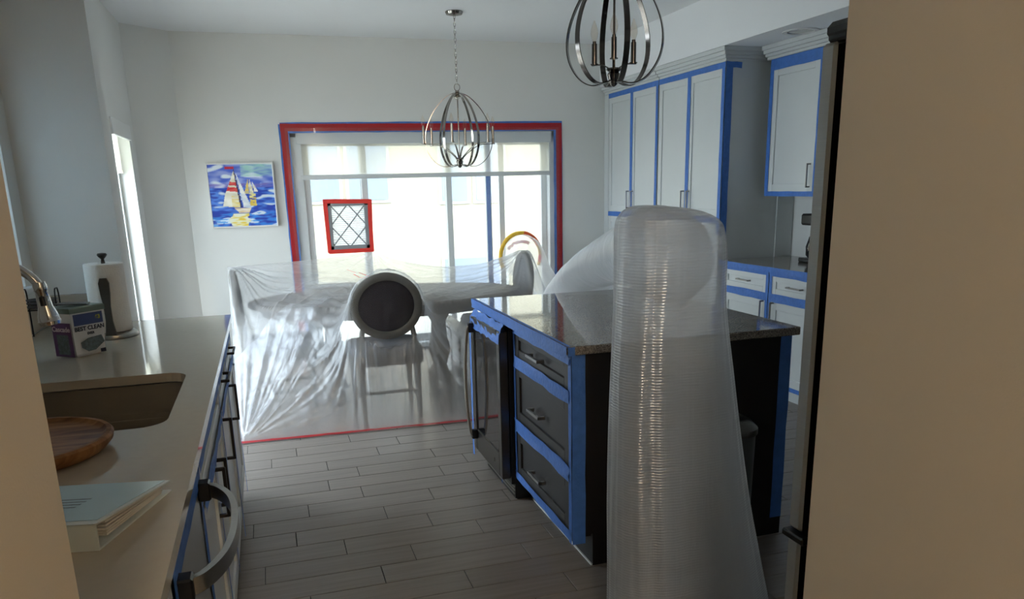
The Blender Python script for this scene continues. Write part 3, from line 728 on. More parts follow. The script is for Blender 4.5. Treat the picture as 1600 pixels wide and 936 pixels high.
for i, (z0_, z1_, w0) in enumerate(((.0035, .0035, .245), (.0085, .0065, .250), (.0135, .0095, .24), (.020, .0125, .248), (.027, .0155, .238))):
    slab4([bp_(.045, .01, z0_+.004), bp_(w0, .01, z1_)], [bp_(w0, BL-.01, z1_), bp_(.045, BL-.01, z0_+.004)], .0035, 'pages', 'pages', bi)
for b_ in (.06, .14, .225):
    MB().tube([bp_(.03+.016*math.cos(a), b_, .021+.0155*math.sin(a)) for a in [2*math.pi*k/14 for k in range(14)]], .002, 6, closed=True).build('ring', 'chrome', bi, smooth=True)

# wire rack with small plates by the wall corner
wr_ = thing('wire_rack', 'small black wire rack on the worktop by the window', 'rack', (-.93, 3.74, CT))
g = MB()
for x in (-.99, -.87):
    g.tube(smoothpath([(x, 3.68, CT), (x, 3.68, 1.10), (x, 3.71, 1.125), (x, 3.74, 1.10), (x, 3.74, CT)], 5), .003, 6)
g.tube([(-.99, 3.68, 1.04), (-.87, 3.68, 1.04)], .003, 6).tube([(-.99, 3.74, 1.04), (-.87, 3.74, 1.04)], .003, 6)
g.build('wire_frame', 'black', wr_, smooth=True)
for k in range(3):
    pl = MB().lathe([(.03, 0), (.055, .004), (.062, .009), (.058, .009), (.03, .003)], (-.93, 3.71, 1.045+.014*k), 24)
    setprops(pl.build('saucer', 'black', smooth=True, loc=(-.93, 3.71, 1.045+.014*k)), ('lowest', 'middle', 'topmost')[k]+' dark small saucer of the stack on the wire rack', 'saucer', 'saucers on the wire rack')

# ================================================================== ISLAND
IX, IY = 1.05, 2.645          # drawer face plane, end panel plane
isl = thing('island_cabinet', 'black kitchen island cabinet with three drawers and blue taped edges', 'island', (1.53, 3.3, 0))
MB().box(IX+.022, 1.99, IY+.022, 3.375, .12, .885).box(1.62, 1.99, 3.375, 3.955, .12, .885).box(IX+.09, 1.95, IY+.06, 3.375, 0, .12).box(1.62, 1.95, 3.375, 3.9, 0, .12).build('carcass', 'cab_side', isl)
MB().add([(x, y, z) for y in (IY, IY+.02) for x, z in ((IX, .885), (2.02, .885), (2.02, 0), (IX+.087, 0), (IX+.087, .14), (IX, .14))],
         [(0, 1, 2, 3, 4, 5), (11, 10, 9, 8, 7, 6)]+[(i, (i+1) % 6, 6+(i+1) % 6, 6+i) for i in range(6)]).build('end_panel', 'cab_side', isl)
MB().box(IX+.02, 2.02, 3.957, 3.975, 0, .885, .001).build('far_panel', 'cab_side', isl)
MB().box(IX+.087, IX+.089, IY+.02, 3.375, 0, .12).build('toe_kick', 'toe', isl)
MB().box(IX+.080, IX+.086, IY+.002, 3.375, 0, .006).build('floor_trim', 'white_paint', isl)
for (za, zb, zp) in ((.722, .868, .79), (.425, .695, .545), (.150, .375, .252)):
    d = shaker(IX, -1, IY+.032, 3.352, za, zb, .05, .02, .010).build('drawer', 'cab_black', isl)
    pull(IX-.0, -1, 3.03, zp, .15, False, 'pull_grey', d, proud=.034, w=.013)
XT = IX-.001
tape((XT, IY+.01, .861), (XT, 3.37, .861), .040, (-1, 0, 0), parent=isl, jit=.005, wr=.007)
tape((XT, IY+.02, .710), (XT, 3.37, .712), .058, (-1, 0, 0), parent=isl, jit=.005, wr=.009)
tape((XT, IY+.02, .402), (XT, 3.37, .404), .066, (-1, 0, 0), parent=isl, jit=.005, wr=.009)
tape((XT, IY+.01, .136), (XT, 3.37, .148), .042, (-1, 0, 0), parent=isl, jit=.004, wr=.006)
tape((XT, IY+.014, .105), (XT, IY+.014, .885), .03, (-1, 0, 0), parent=isl)
tape((IX+.026, IY-.001, .105), (IX+.026, IY-.001, .884), .056, (0, -1, 0), parent=isl)
tape((XT, 3.361, .13), (XT, 3.361, .88), .026, (-1, 0, 0), parent=isl)
tape((1.992, IY-.001, .08), (1.992, IY-.001, .884), .054, (0, -1, 0), parent=isl)
iw = thing('island_worktop', 'polished speckled brown granite island worktop with a blue taped edge', 'worktop', (1.5, 3.3, .886))
MB().box(1.018, 2.0+.03, 2.603, 4.0, .8865, CT, .004).build('slab', 'granite', iw)
tape((1.0165, 2.605, .899), (1.0165, 4.0, .899), .046, (-1, 0, 0), parent=iw, jit=.002, wr=.004)
tape((1.024, 2.605, CT+.0005), (1.024, 4.0, CT+.0005), .014, (0, 0, 1), parent=iw, jit=.002, wr=.0005)
tape((1.017, 2.6015, .903), (1.045, 2.6015, .903), .034, (0, -1, 0), parent=iw, seg=3)
# beverage cooler
bc = thing('beverage_cooler', 'under-counter beverage cooler with a black glass door and curved steel handle', 'cooler', (1.3, 3.65, 0))
cy0, cy1, cx = 3.395, 3.915, .985
MB().box(1.03, 1.6, cy0, cy1, .085, .858).build('body', 'black', bc)
MB().box(1.06, 1.6, cy0+.01, cy1-.01, .0, .085).build('plinth', 'black', bc)
dr = MB().box(cx, 1.028, cy0, cy0+.05, .115, .845, .004).box(cx, 1.028, cy1-.05, cy1, .115, .845, .004).box(cx, 1.028, cy0+.05, cy1-.05, .115, .235, .003).box(cx, 1.028, cy0+.05, cy1-.05, .795, .845, .003).build('door_frame', 'steel_dark', bc)
MB().box(cx+.006, cx+.03, cy0+.045, cy1-.045, .23, .80).build('glass_panel', 'black_glass', dr)
MB().lathe([(.012, 0), (.012, .002), (.008, .002)], (0, 0, 0), 16)
lk = MB().tube([(cx-.001, 3.53, .175), (cx+.003, 3.53, .175)], .011, 16).build('lock', 'nickel', dr, smooth=True)
hp = smoothpath([(cx-.004, 3.865, .80), (cx-.032, 3.868, .785), (cx-.046, 3.87, .66), (cx-.052, 3.87, .50), (cx-.046, 3.87, .34), (cx-.032, 3.868, .215), (cx-.004, 3.865, .20)], 6)
hb = MB(); rr = []
for i, p in enumerate(hp):
    a = hp[max(i-1, 0)]; b = hp[min(i+1, len(hp)-1)]; t = (b-a).normalized(); sd_ = t.cross(Vector((0, 1, 0))).normalized()
    rr.append([p+sd_*sx*.006+Vector((0, sy*.013, 0)) for sx, sy in ((-1, -1), (1, -1), (1, 1), (-1, 1))])
hb.rings(rr).build('handle', 'steel', dr, smooth=True)
for z in (.79, .21): MB().box(cx-.03, cx, 3.85, 3.88, z-.025, z+.025, .004).build('handle_mount', 'black', dr)
vg = MB()
for k in range(3): vg.box(1.048, 1.054, cy0+.02, cy1-.02, .022+.018*k, .030+.018*k)
vg.build('vent_slats', 'steel', bc)
MB().box(1.052, 1.06, cy0+.01, cy1-.01, .005, .085).build('vent_plate', 'black', bc)
# crumpled tape bulging over the cooler top
P = []
for i in range(17):
    y = cy0-.01+(cy1-cy0+.03)*i/16; row = []
    for j in range(6):
        f = j/5
        row.append((cx-.006+.028*f**1.5+random.uniform(-.007, .007)*(0 < j < 5), y, .79+random.uniform(-.006, .006)+f*.088))
    P.append(row)
MB().grid(P).build('masking_tape', 'blue_tape', bc, smooth=True)
tape((cx-.001, cy0-.002, .10), (cx-.001, cy0-.002, .12), .01, (-1, 0, 0), parent=bc)
tape((cx-.001, 3.935, .07), (cx-.001, 3.93, .80), .03, (-1, 0, 0), parent=bc, jit=.006)

# bin standing against the island end
bn = thing('waste_bin', 'grey waste bin with a rounded lid against the island end panel', 'bin', (1.5, 2.48, 0))
def rr3(x0, x1, y0, y1, r, z): return [(x, y, z) for x, y in rrect(x0, x1, y0, y1, r, 5)]
MB().rings([rr3(1.35, 1.68, 2.36, 2.61, .07, 0.002), rr3(1.34, 1.69, 2.35, 2.62, .075, .03), rr3(1.325, 1.70, 2.345, 2.625, .08, .575)]).build('body', 'bin_grey', bn, smooth=True)
MB().rings([rr3(1.32, 1.705, 2.34, 2.63, .08, .577), rr3(1.32, 1.705, 2.34, 2.63, .08, .60), rr3(1.34, 1.685, 2.36, 2.61, .08, .625), rr3(1.39, 1.635, 2.41, 2.56, .06, .635)]).build('lid', 'steel_dark', bn, smooth=True)

# ================================================================== RIGHT CABINETS
BX = 3.285
ru = [(4.585, 5.165, 'white taped base cabinet next to the tall pantry cabinets'), (4.005, 4.58, 'white taped base cabinet with its pull beside the tall pantry pair neighbour'), (3.42, 4.0, 'white base cabinet farthest from the tall pantry cabinets')]
ru[1] = (4.005, 4.58, 'white taped base cabinet between two other white base cabinets along the right wall')
for k, (ya, yb, lab) in enumerate(ru):
    u = base_unit('base_cabinet', lab, ya, yb, BX, -1, 3.88, group='white base cabinets on the right wall')
    dr_ = shaker(BX, -1, ya+.03, yb-.03, .735, .862, .04).build('drawer', 'cab_white', u); pull(BX, -1, (ya+yb)/2, .80, .15, False, 'pull_grey', dr_)
    d = shaker(BX, -1, ya+.03, yb-.03, .13, .685).build('door', 'cab_white', u)
    pull(BX, -1, ya+.055 if k % 2 == 0 else yb-.055, .60, .16, True, 'pull_grey', d)
    XB = BX-.001
    tape((XB, ya+.002, .871), (XB, yb-.002, .871), .028, (-1, 0, 0), parent=u, jit=.004, wr=.006)
    tape((XB, ya+.002, .711), (XB, yb-.002, .711), .055, (-1, 0, 0), parent=u, jit=.005, wr=.008)
    tape((XB, ya+.017, .12), (XB, ya+.017, .87), .032, (-1, 0, 0), parent=u)
    tape((XB, yb-.017, .12), (XB, yb-.017, .87), .032, (-1, 0, 0), parent=u)
    tape((XB, ya+.002, .117), (XB, yb-.002, .117), .03, (-1, 0, 0), parent=u)
rw = thing('worktop', 'dark grey stone worktop on the white base cabinets with a blue taped edge', 'worktop', (3.57, 4.3, .889))
MB().box(3.255, 3.895, 3.40, 5.172, .8895, CT, .003).build('slab', 'counter_grey', rw)
tape((3.2535, 3.41, .903), (3.2535, 5.17, .903), .036, (-1, 0, 0), parent=rw, jit=.003, wr=.005)
# pantry cabinets
PX = 3.25
for k, (ya, lab) in enumerate(((5.185, 'tall white pantry cabinet beside the stone worktop, its end panel showing'), (6.195, 'tall white pantry cabinet against the sliding door wall'))):
    yb = ya+1.0
    t = thing('pantry_cabinet', lab, 'cabinet', (3.57, ya+.5, 0), 'tall taped pantry cabinets')
    MB().box(PX+.022, 3.895, ya, yb, .1, 2.325).box(PX+.08, 3.895, ya, yb, 0, .1).build('carcass', 'cab_white', t)
    if k == 1: MB().box(PX, 3.895, yb+.001, YB-.002, 0, 2.32).build('filler', 'cab_white', t)
    for j in range(2):
        y0, y1 = ya+.012+.494*j, ya+.012+.488+.494*j
        for (za, zb, zp) in ((1.235, 2.285, 1.35), (.12, 1.19, 1.05)):
            d = shaker(PX, -1, y0, y1, za, zb, .055).build('door', 'cab_white', t)
            pull(PX, -1, (y1-.04) if j == 0 else (y0+.04), zp, .16, True, 'pull_grey', d)
    XP = PX-.001
    tape((XP, ya-.001, 2.302), (XP, yb, 2.302), .042, (-1, 0, 0), parent=t, jit=.002, wr=.001)
    tape((XP, ya+.503, 1.20), (XP, ya+.503, 2.29), .052, (-1, 0, 0), parent=t, jit=.003, wr=.001)
    tape((XP, ya+.021, 1.10), (XP, ya+.021, 2.30), .04, (-1, 0, 0), parent=t, jit=.003, wr=.001)
    tape((XP, ya+.002, 1.212), (XP, yb-.002, 1.212), .044, (-1, 0, 0), parent=t, jit=.002, wr=.001)
    cr = MB()
    for (dx, za, zb) in ((.0, 2.325, 2.345), (.018, 2.345, 2.365), (.035, 2.365, 2.39), (.05, 2.39, 2.418)):
        cr.box(PX-dx, 3.895, ya-(dx if k == 0 else 0), (YB-.002) if k else yb, za, zb, .002)
    cr.build('crown_moulding', 'cab_white', t)
    if k == 0:
        tape((PX+.03, ya-.001, 1.10), (PX+.03, ya-.001, 2.30), .055, (0, -1, 0), parent=t, jit=.003, wr=.001)
        tape((PX-.0, ya-.001, 2.306), (PX+.13, ya-.001, 2.300), .04, (0, -1, 0), parent=t, jit=.004, wr=.001)
        MB().box(3.74, 3.765, ya-.012, ya-.001, CT+.001, 1.39).build('trim_strip', 'cab_white', t)
# wall cabinet
UX = 3.55
uc = thing('wall_cabinet', 'white wall cabinet with a blue taped door above the stone worktop', 'cabinet', (3.72, 4.5, 1.39))
MB().box(UX+.022, 3.895, 3.98, 5.075, 1.385, 2.325).build('carcass', 'cab_white', uc)
for (y0, y1, yp) in ((4.53, 5.055, 4.575), (3.99, 4.52, 4.475)):
    d = shaker(UX, -1, y0, y1, 1.40, 2.27, .065).build('door', 'cab_white', uc); pull(UX, -1, yp, 1.52, .16, True, 'pull_grey', d)
XU = UX-.001
tape((XU, 3.99, 2.285), (XU, 5.07, 2.285), .075, (-1, 0, 0), parent=uc, jit=.003)
tape((XU, 5.055, 1.385), (XU, 5.055, 2.32), .04, (-1, 0, 0), parent=uc)
tape((XU, 4.525, 1.385), (XU, 4.525, 2.28), .03, (-1, 0, 0), parent=uc)
tape((XU, 3.99, 1.398), (XU, 5.07, 1.398), .034, (-1, 0, 0), parent=uc)
cr = MB()
for (dx, za, zb) in ((.0, 2.325, 2.345), (.018, 2.345, 2.365), (.035, 2.365, 2.39), (.05, 2.39, 2.418)):
    cr.box(UX-dx, 3.895, 3.98, 5.13, za, zb, .002)
cr.build('crown_moulding', 'cab_white', uc)
# coffee maker on the far counter
cm = thing('coffee_maker', 'small black coffee maker on the stone worktop below the wall cabinet', 'coffee maker', (3.75, 4.66, CT))
MB().box(3.64, 3.86, 4.56, 4.76, CT+.001, CT+.03, .006).box(3.78, 3.86, 4.56, 4.76, CT+.03, CT+.34, .008).box(3.64, 3.86, 4.56, 4.76, CT+.26, CT+.34, .012).build('housing', 'black', cm)
MB().lathe([(.05, 0), (.066, .02), (.07, .08), (.055, .13), (.05, .15)], (3.71, 4.66, CT+.031), 20).build('carafe', 'black_glass', cm, smooth=True)
# recessed downlight
rl_ = thing('recessed_light', 'round recessed downlight in the lowered ceiling, switched off', 'downlight', (3.41, 4.58, 2.419))
MB().rings([[(3.41+r*math.cos(2*math.pi*k/32), 4.58+r*math.sin(2*math.pi*k/32), z) for k in range(32)] for r, z in ((.085, 2.4195), (.115, 2.4195), (.115, 2.413), (.085, 2.415))], cap=False, closed=True).build('trim_ring', 'white_paint', rl_, smooth=True)
MB().lathe([(.084, 2.4185), (.06, 2.4165), (.001, 2.416)], (3.41, 4.58, 0), 32).build('lens', 'nickel', rl_, smooth=True)

# ================================================================== REFRIGERATOR
fr_ = thing('refrigerator', 'tall stainless refrigerator standing behind the passage wall', 'refrigerator', (1.6, 1.1, 0))
MB().box(1.155, 2.06, .68, 1.28, .02, 1.775, .004).build('cabinet', 'steel_dark', fr_)
MB().box(1.156, 2.055, 1.28, 1.428, .05, 1.765).build('gasket', 'matte_black', fr_)
MB().box(1.15, 1.604, 1.428, 1.475, .678, 1.772, .008).build('door', 'fridge_steel', fr_)
d2 = MB().box(1.609, 2.062, 1.428, 1.475, .678, 1.772, .008).build('door', 'fridge_steel', fr_)
MB().box(1.15, 2.062, 1.428, 1.475, .06, .655, .008).build('freezer_drawer', 'fridge_steel', fr_)
for x in (1.57, 1.645): MB().tube(smoothpath([(x, 1.476, .78), (x, 1.52, .80), (x, 1.53, 1.2), (x, 1.52, 1.6), (x, 1.476, 1.62)], 5), .012, 10).build('handle', 'steel', fr_, smooth=True)
MB().tube(smoothpath([(1.25, 1.476, .57), (1.27, 1.52, .57), (1.6, 1.53, .57), (1.93, 1.52, .57), (1.95, 1.476, .57)], 5), .012, 10).build('handle', 'steel', fr_, smooth=True)
MB().box(1.148, 1.24, 1.36, 1.468, 1.776, 1.812, .012).box(1.152, 1.235, 1.40, 1.46, 1.772, 1.79, .005).build('hinge_cover', 'black', fr_)
MB().box(1.135, 1.19, 1.40, 1.478, .657, .676, .004).build('door_hinge', 'black', fr_)

# ================================================================== CHANDELIERS
def chandelier(name, label, c, zb, zt, Rr, nr, rc, zc, bandw, a0, ca0, nc, sl, bulb_h, mm, sleeve_r):
    t = thing(name, label, 'chandelier', (c[0], c[1], zb)); H = zt-zb
    prof = [(.05, 1.0), (.33, .945), (.66, .79), (.90, .59), (1.0, .40), (.95, .22), (.74, .07), (.45, .0), (.12, .03)]
    for k in range(nr):
        a = a0+2*math.pi*k/nr; d = Vector((math.cos(a), math.sin(a), 0)); tn = Vector((-math.sin(a), math.cos(a), 0))
        pts = smoothpath([Vector((c[0], c[1], zb+H*h))+d*Rr*r for r, h in prof], 5); rr = []
        for i, p in enumerate(pts):
            q0, q1 = pts[max(i-1, 0)], pts[min(i+1, len(pts)-1)]; nn = (q1-q0).normalized().cross(tn).normalized()
            rr.append([p+tn*bandw*sx+nn*.0022*sy for sx, sy in ((-1, -1), (1, -1), (1, 1), (-1, 1))])
        MB().rings(rr).build('rib', mm, t, smooth=True)
    MB().lathe([(.004, .0), (.014, .008), (.02, .02), (.028, .05), (.022, .06), (.034, .068), (.030, .076), (.008, .08)], (c[0], c[1], zb-.01), 20).build('hub', mm, t, smooth=True)
    MB().lathe([(.005, .05), (.005, H-.01)], (c[0], c[1], zb), 10).build('stem', mm, t, smooth=True)
    MB().lathe([(.006, H-.05), (.03, H-.035), (.03, H-.025), (.016, H-.015), (.016, H+.012), (.006, H+.016)], (c[0], c[1], zb), 20).build('top_cap', mm, t, smooth=True)
    for k in range(nc):
        a = ca0+2*math.pi*k/nc; d = Vector((math.cos(a), math.sin(a), 0)); o = Vector((c[0], c[1], 0)); tn = Vector((-math.sin(a), math.cos(a), 0))
        z0 = zb+.05
        pts = smoothpath([o+d*.015+Vector((0, 0, z0)), o+d*rc*.25+Vector((0, 0, z0+(zc-z0)*.45)), o+d*rc*.6+Vector((0, 0, z0+(zc-z0)*.93)), o+d*(rc+.012)+Vector((0, 0, zc))], 5); rr = []
        for i, p in enumerate(pts):
            q0, q1 = pts[max(i-1, 0)], pts[min(i+1, len(pts)-1)]; nn = (q1-q0).normalized().cross(tn).normalized()
            rr.append([p+tn*.006*sx+nn*.0022*sy for sx, sy in ((-1, -1), (1, -1), (1, 1), (-1, 1))])
        am = MB().rings(rr).build('arm', mm, t, smooth=True)
        cc = (c[0]+rc*d.x, c[1]+rc*d.y, zc)
        sv_ = MB().lathe([(sleeve_r*1.5, .002), (sleeve_r*1.5, .006), (sleeve_r, .007), (sleeve_r, sl), (sleeve_r*.7, sl+.001), (sleeve_r*.7, sl+.010)], cc, 14).build('candle_sleeve', mm, am, smooth=True)
        b_ = bulb_h; r_ = .017
        bb = MB().lathe([(.007, 0), (.010, b_*.08), (r_*.9, b_*.26), (r_, b_*.38), (r_*.82, b_*.6), (r_*.45, b_*.82), (.002, b_)], (cc[0], cc[1], zc+sl+.010), 14).build('bulb', 'bulb_glass', am, smooth=True)
    return t
CH = (1.512, 6.17)
t = chandelier('chandelier', 'polished nickel six-light orb chandelier hanging on a chain over the table', CH, 1.655, 2.205, .262, 6, .287, 1.825, .009, R(-9), R(6), 6, .125, .075, 'nickel', .011)
MB().lathe([(.004, -.03), (.02, -.03), (.06, -.022), (.068, -.006), (.065, 0)], (CH[0], CH[1], CZ), 28).build('canopy', 'nickel', t, smooth=True)
MB().tube([(CH[0]+.022*math.cos(a), CH[1], 2.243+.026*math.sin(a)) for a in [2*math.pi*k/16 for k in range(16)]], .003, 6, closed=True).build('ring', 'nickel', t, smooth=True)
chn = MB(); z = 2.272; k = 0
while z < 2.752:
    ax = Vector((1, 0, 0)) if k % 2 else Vector((0, 1, 0))
    chn.tube([Vector((CH[0], CH[1], z+.0))+ax*.007*math.cos(a)+Vector((0, 0, .017*math.sin(a)+.012)) for a in [2*math.pi*q/10 for q in range(10)]], .0022, 5, closed=True)
    z += .027; k += 1
chn.build('chain', 'nickel', t, smooth=True)
CP = (1.512, 3.30)
t = chandelier('pendant_light', 'dark polished nickel orb pendant with candle bulbs over the island', CP, 1.918, 2.385, .212, 6, .098, 2.005, .012, R(20), R(-114.6), 3, .088, .085, 'nickel_dark', .0115)
MB().lathe([(.006, 0), (.006, CZ-2.40)], (CP[0], CP[1], 2.398), 10).build('rod', 'nickel_dark', t, smooth=True)
MB().lathe([(.004, -.03), (.02, -.03), (.06, -.022), (.068, -.006), (.065, 0)], (CP[0], CP[1], CZ), 28).build('canopy', 'nickel_dark', t, smooth=True)

# ================================================================== PAINTING
def vnoise(u, v, su, sv_, seed):
    return mnoise.noise(Vector((u*su+seed*7.3, v*sv_+seed*3.1, seed*1.7)))
def inside(poly, u, v):
    c = False; n = len(poly)
    for i in range(n):
        (x0, y0), (x1, y1) = poly[i], poly[i-1]
        if (y0 > v) != (y1 > v) and u < (x1-x0)*(v-y0)/(y1-y0)+x0: c = not c
    return c
def mixc(a, b, f): f = max(0, min(1, f)); return tuple(x+(y-x)*f for x, y in zip(a, b))
def paintcol(u, v):
    n1 = vnoise(u, v, 5, 16, 1); n2 = vnoise(u, v, 9, 34, 2); n3 = vnoise(u, v, 4, 9, 3)
    if v > .62:
        c = mixc((70, 100, 205), (150, 165, 225), .5+n1*1.6)
        if n3 > .18: c = mixc(c, (225, 235, 245), (n3-.12)*5)
        if v > .80 and u > .5: c = mixc(c, (165, 215, 205), .55+n2*.6)
        if v < .70: c = mixc(c, (120, 110, 190), .5+n2)
    else:
        c = mixc((22, 60, 170), (80, 135, 225), .5+n2*1.8)
        if n1 > .22: c = mixc(c, (215, 230, 245), (n1-.18)*5)
        if v < .22 and n2 > .1: c = mixc(c, (30, 130, 220), .6)
    # reflection below the boats
    if v < .21 and abs(u-.43-.03*n2) < .13+.05*n1: c = mixc((240, 240, 215), (235, 205, 70), .5+n2*2.2)
    if .32 < v < .53 and abs(u-.655-.02*n2) < .05 and n2 > -.25: c = mixc((235, 225, 150), (225, 190, 70), .5+n1*2)
    # small boat
    for poly, col in (([(.60, .76), (.53, .53), (.605, .53)], (238, 205, 95)), ([(.625, .78), (.61, .53), (.68, .53)], (240, 236, 215)), ([(.66, .74), (.69, .55), (.745, .56)], (244, 242, 235))):
        if inside(poly, u, v): c = mixc(col, (200, 190, 150), .3+n2)
    # main sails
    ms = [(.395, .90), (.32, .72), (.23, .52), (.18, .33), (.45, .30), (.43, .6)]
    if inside(ms, u, v):
        c = mixc((250, 247, 232), (222, 216, 190), .35+n1*1.2)
        if v < .50 and u > .32: c = mixc(c, (235, 210, 110), .55+n2)
        if .665 < v-(.35-u)*.12 < .72 or .565 < v-(.35-u)*.12 < .635: c = mixc((205, 40, 48), (228, 90, 80), .4+n2*2)
    if inside([(.415, .88), (.455, .56), (.475, .31), (.46, .31), (.435, .6)], u, v): c = (34, 50, 110)
    if inside([(.42, .88), (.62, .31), (.50, .31), (.475, .50)], u, v): c = mixc((246, 246, 240), (205, 214, 226), .35+n1*1.4)
    if inside([(.36, .29), (.62, .30), (.58, .21), (.42, .22)], u, v): c = mixc((225, 200, 160), (245, 240, 228), .4+n2*2)
    if .26 < u < .41 and .925 < v < .962+.02*n2: c = (200, 36, 60)
    if abs(u-.40-(.90-v)*.09) < .006 and .3 < v < .93: c = (70, 50, 60)
    return c
px0, px1, pz0, pz1 = -.432, .117, 1.204, 1.744
pa = thing('sailboat_painting', 'small canvas of white sailboats on blue sea in a thin white frame', 'painting', (-.16, YB-.02, 1.2))
f = .012
MB().box(px0, px0+f, YB-.045, YB-.001, pz0, pz1, .002).box(px1-f, px1, YB-.045, YB-.001, pz0, pz1, .002).box(px0+f, px1-f, YB-.045, YB-.001, pz0, pz0+f, .002).box(px0+f, px1-f, YB-.045, YB-.001, pz1-f, pz1, .002).build('frame', 'white_paint', pa)
NP = 100; P = [[(px0+f+(px1-px0-2*f)*i/NP, YB-.038+.0012*vnoise(i/NP, j/NP, 20, 40, 5), pz0+f+(pz1-pz0-2*f)*j/NP) for j in range(NP+1)] for i in range(NP+1)]
cv = MB().grid(P).build('canvas', 'paint', pa, smooth='all')
ca = cv.data.color_attributes.new('Col', 'FLOAT_COLOR', 'POINT')
buf = []
for i in range(NP+1):
    for j in range(NP+1):
        r_, g_, b_ = paintcol(i/NP, j/NP); buf += [*S(min(255, max(0, r_)), min(255, max(0, g_)), min(255, max(0, b_))), 1]
ca.data.foreach_set('color', buf)

# ================================================================== DINING SET
TC = (.83, 5.74); TA, TB_ = 1.0, .62
tb2 = thing('dining_table', 'oval wooden dining table under the clear plastic sheet', 'table', (*TC, 0))
el = [(math.cos(2*math.pi*k/64), math.sin(2*math.pi*k/64)) for k in range(64)]
def ell(a, b, z): return [(TC[0]+a*x, TC[1]+b*y, z) for x, y in el]
MB().rings([ell(TA-.02, TB_-.02, .705), ell(TA, TB_, .715), ell(TA, TB_, .735), ell(TA-.01, TB_-.01, .742)]).build('table_top', 'table_wood', tb2, smooth=True)
MB().rings([ell(TA-.09, TB_-.09, .645), ell(TA-.09, TB_-.09, .705)]).build('apron', 'table_wood', tb2, smooth=True)
for sx in (-.43, .36):
    cx = TC[0]+sx
    MB().lathe([(.10, .08), (.07, .12), (.05, .18), (.085, .30), (.06, .42), (.055, .52), (.10, .60), (.12, .644)], (cx, TC[1], 0), 20).build('pedestal', 'table_wood', tb2, smooth=True)
    for sy in (-1, 1):
        MB().tube(smoothpath([(cx, TC[1]+sy*.03, .12), (cx, TC[1]+sy*.18, .11), (cx, TC[1]+sy*.33, .03)], 5), [.05]*5+[.04]*5+[.028], 10).build('foot', 'table_wood', tb2, smooth=True)

def make_chair(dark):
    t = thing('dining_chair', '', 'chair'); fb_ = 'chair_fabric_dark' if dark else 'chair_fabric'
    # local frame: seat faces +Y, back at -Y
    zc_, ra, rb = .765, .232, .218
    def bk(z): return -.235-(z-.5)*.07
    n = 48; rr = []
    for k in range(n):
        a = 2*math.pi*k/n; ring = []
        for (dr, dy) in ((-.026, -.018), (.0, -.024), (.024, -.014), (.024, .014), (.0, .022), (-.026, .018)):
            x, z = (ra-.024+dr)*math.cos(a), zc_+(rb-.024+dr)*math.sin(a); ring.append((x, bk(z)+dy, z))
        rr.append(ring)
    MB().rings(rr, closed=True).build('back_frame', 'chair_frame', t, smooth=True)
    pd = MB(); rings_ = []
    for s_, dy in ((.999, 0), (.9, -.014), (.5, -.022), (.05, -.024)):
        rings_.append([((ra-.048)*s_*math.cos(2*math.pi*k/32), bk(zc_+(rb-.048)*s_*math.sin(2*math.pi*k/32))+dy, zc_+(rb-.048)*s_*math.sin(2*math.pi*k/32)) for k in range(32)])
    bkr = []
    for s_, dy in ((.05, .03), (.5, .028), (.9, .018), (.999, .001)):
        bkr.append([((ra-.048)*s_*math.cos(2*math.pi*k/32), bk(zc_+(rb-.048)*s_*math.sin(2*math.pi*k/32))+dy, zc_+(rb-.048)*s_*math.sin(2*math.pi*k/32)) for k in range(32)])
    pd.rings(rings_[::-1]+bkr[::-1]); pd.build('back_pad', fb_, t, smooth=True)
    MB().rings([rr3(-.23, .23, -.235, .23, .06, .365), rr3(-.24, .24, -.24, .24, .07, .38), rr3(-.24, .24, -.24, .24, .07, .43)]).build('seat_frame', 'chair_frame', t, smooth=True)
    MB().rings([rr3(-.232, .232, -.20, .232, .07, .43), rr3(-.24, .24, -.205, .24, .08, .45), rr3(-.225, .225, -.19, .225, .08, .485), rr3(-.12, .12, -.10, .12, .08, .495)]).build('seat_cushion', 'chair_fabric', t, smooth=True)
    for sx in (-1, 1):
        MB().tube([(sx*.175, -.235, .43), (sx*.172, -.237, .56), (sx*.16, -.245, .63)], [.02, .018, .016], 10).build('back_post', 'chair_frame', t, smooth=True)
        MB().tube([(sx*.20, .20, .40), (sx*.20, .20, .33), (sx*.20, .20, .30), (sx*.20, .20, .05), (sx*.20, .20, 0)], [.028, .026, .022, .014, .016], 10).build('leg', 'chair_frame', t, smooth=True)
        MB().tube([(sx*.185, -.215, .40), (sx*.185, -.22, .30), (sx*.185, -.235, .12), (sx*.185, -.25, 0)], [.027, .023, .018, .015], 10).build('leg', 'chair_frame', t, smooth=True)
        MB().tube([(sx*.192, .20, .13), (sx*.186, -.232, .13)], .011, 8).build('stretcher', 'chair_frame', t, smooth=True)
    MB().tube([(-.19, -.02, .13), (.19, -.02, .13)], .011, 8).build('stretcher', 'chair_frame', t, smooth=True)
    return t
ch = make_chair(True); ch['label'] = 'oval-back dining chair with dark upholstered back facing the kitchen, under the plastic'
ch.location = (.70, 5.252, 0)
CHP = make_chair(False)
spots = [((1.70, 5.98, 0), R(90), 'grey oval-back dining chair under the plastic near the duct ring at the patio door'),
         ((.022, 5.70, 0), R(-90), 'grey oval-back dining chair holding up the plastic beside the sink counter end')]
for i, (p, a, lab) in enumerate(spots):
    o = CHP if i == 0 else copy_tree(CHP)
    o.location = p; o.rotation_euler = (0, 0, a); o['label'] = lab
for o in [ch]+[x for x in COL.objects if x.name.startswith('dining_chair')]: o['group'] = 'dining chairs around the covered table'
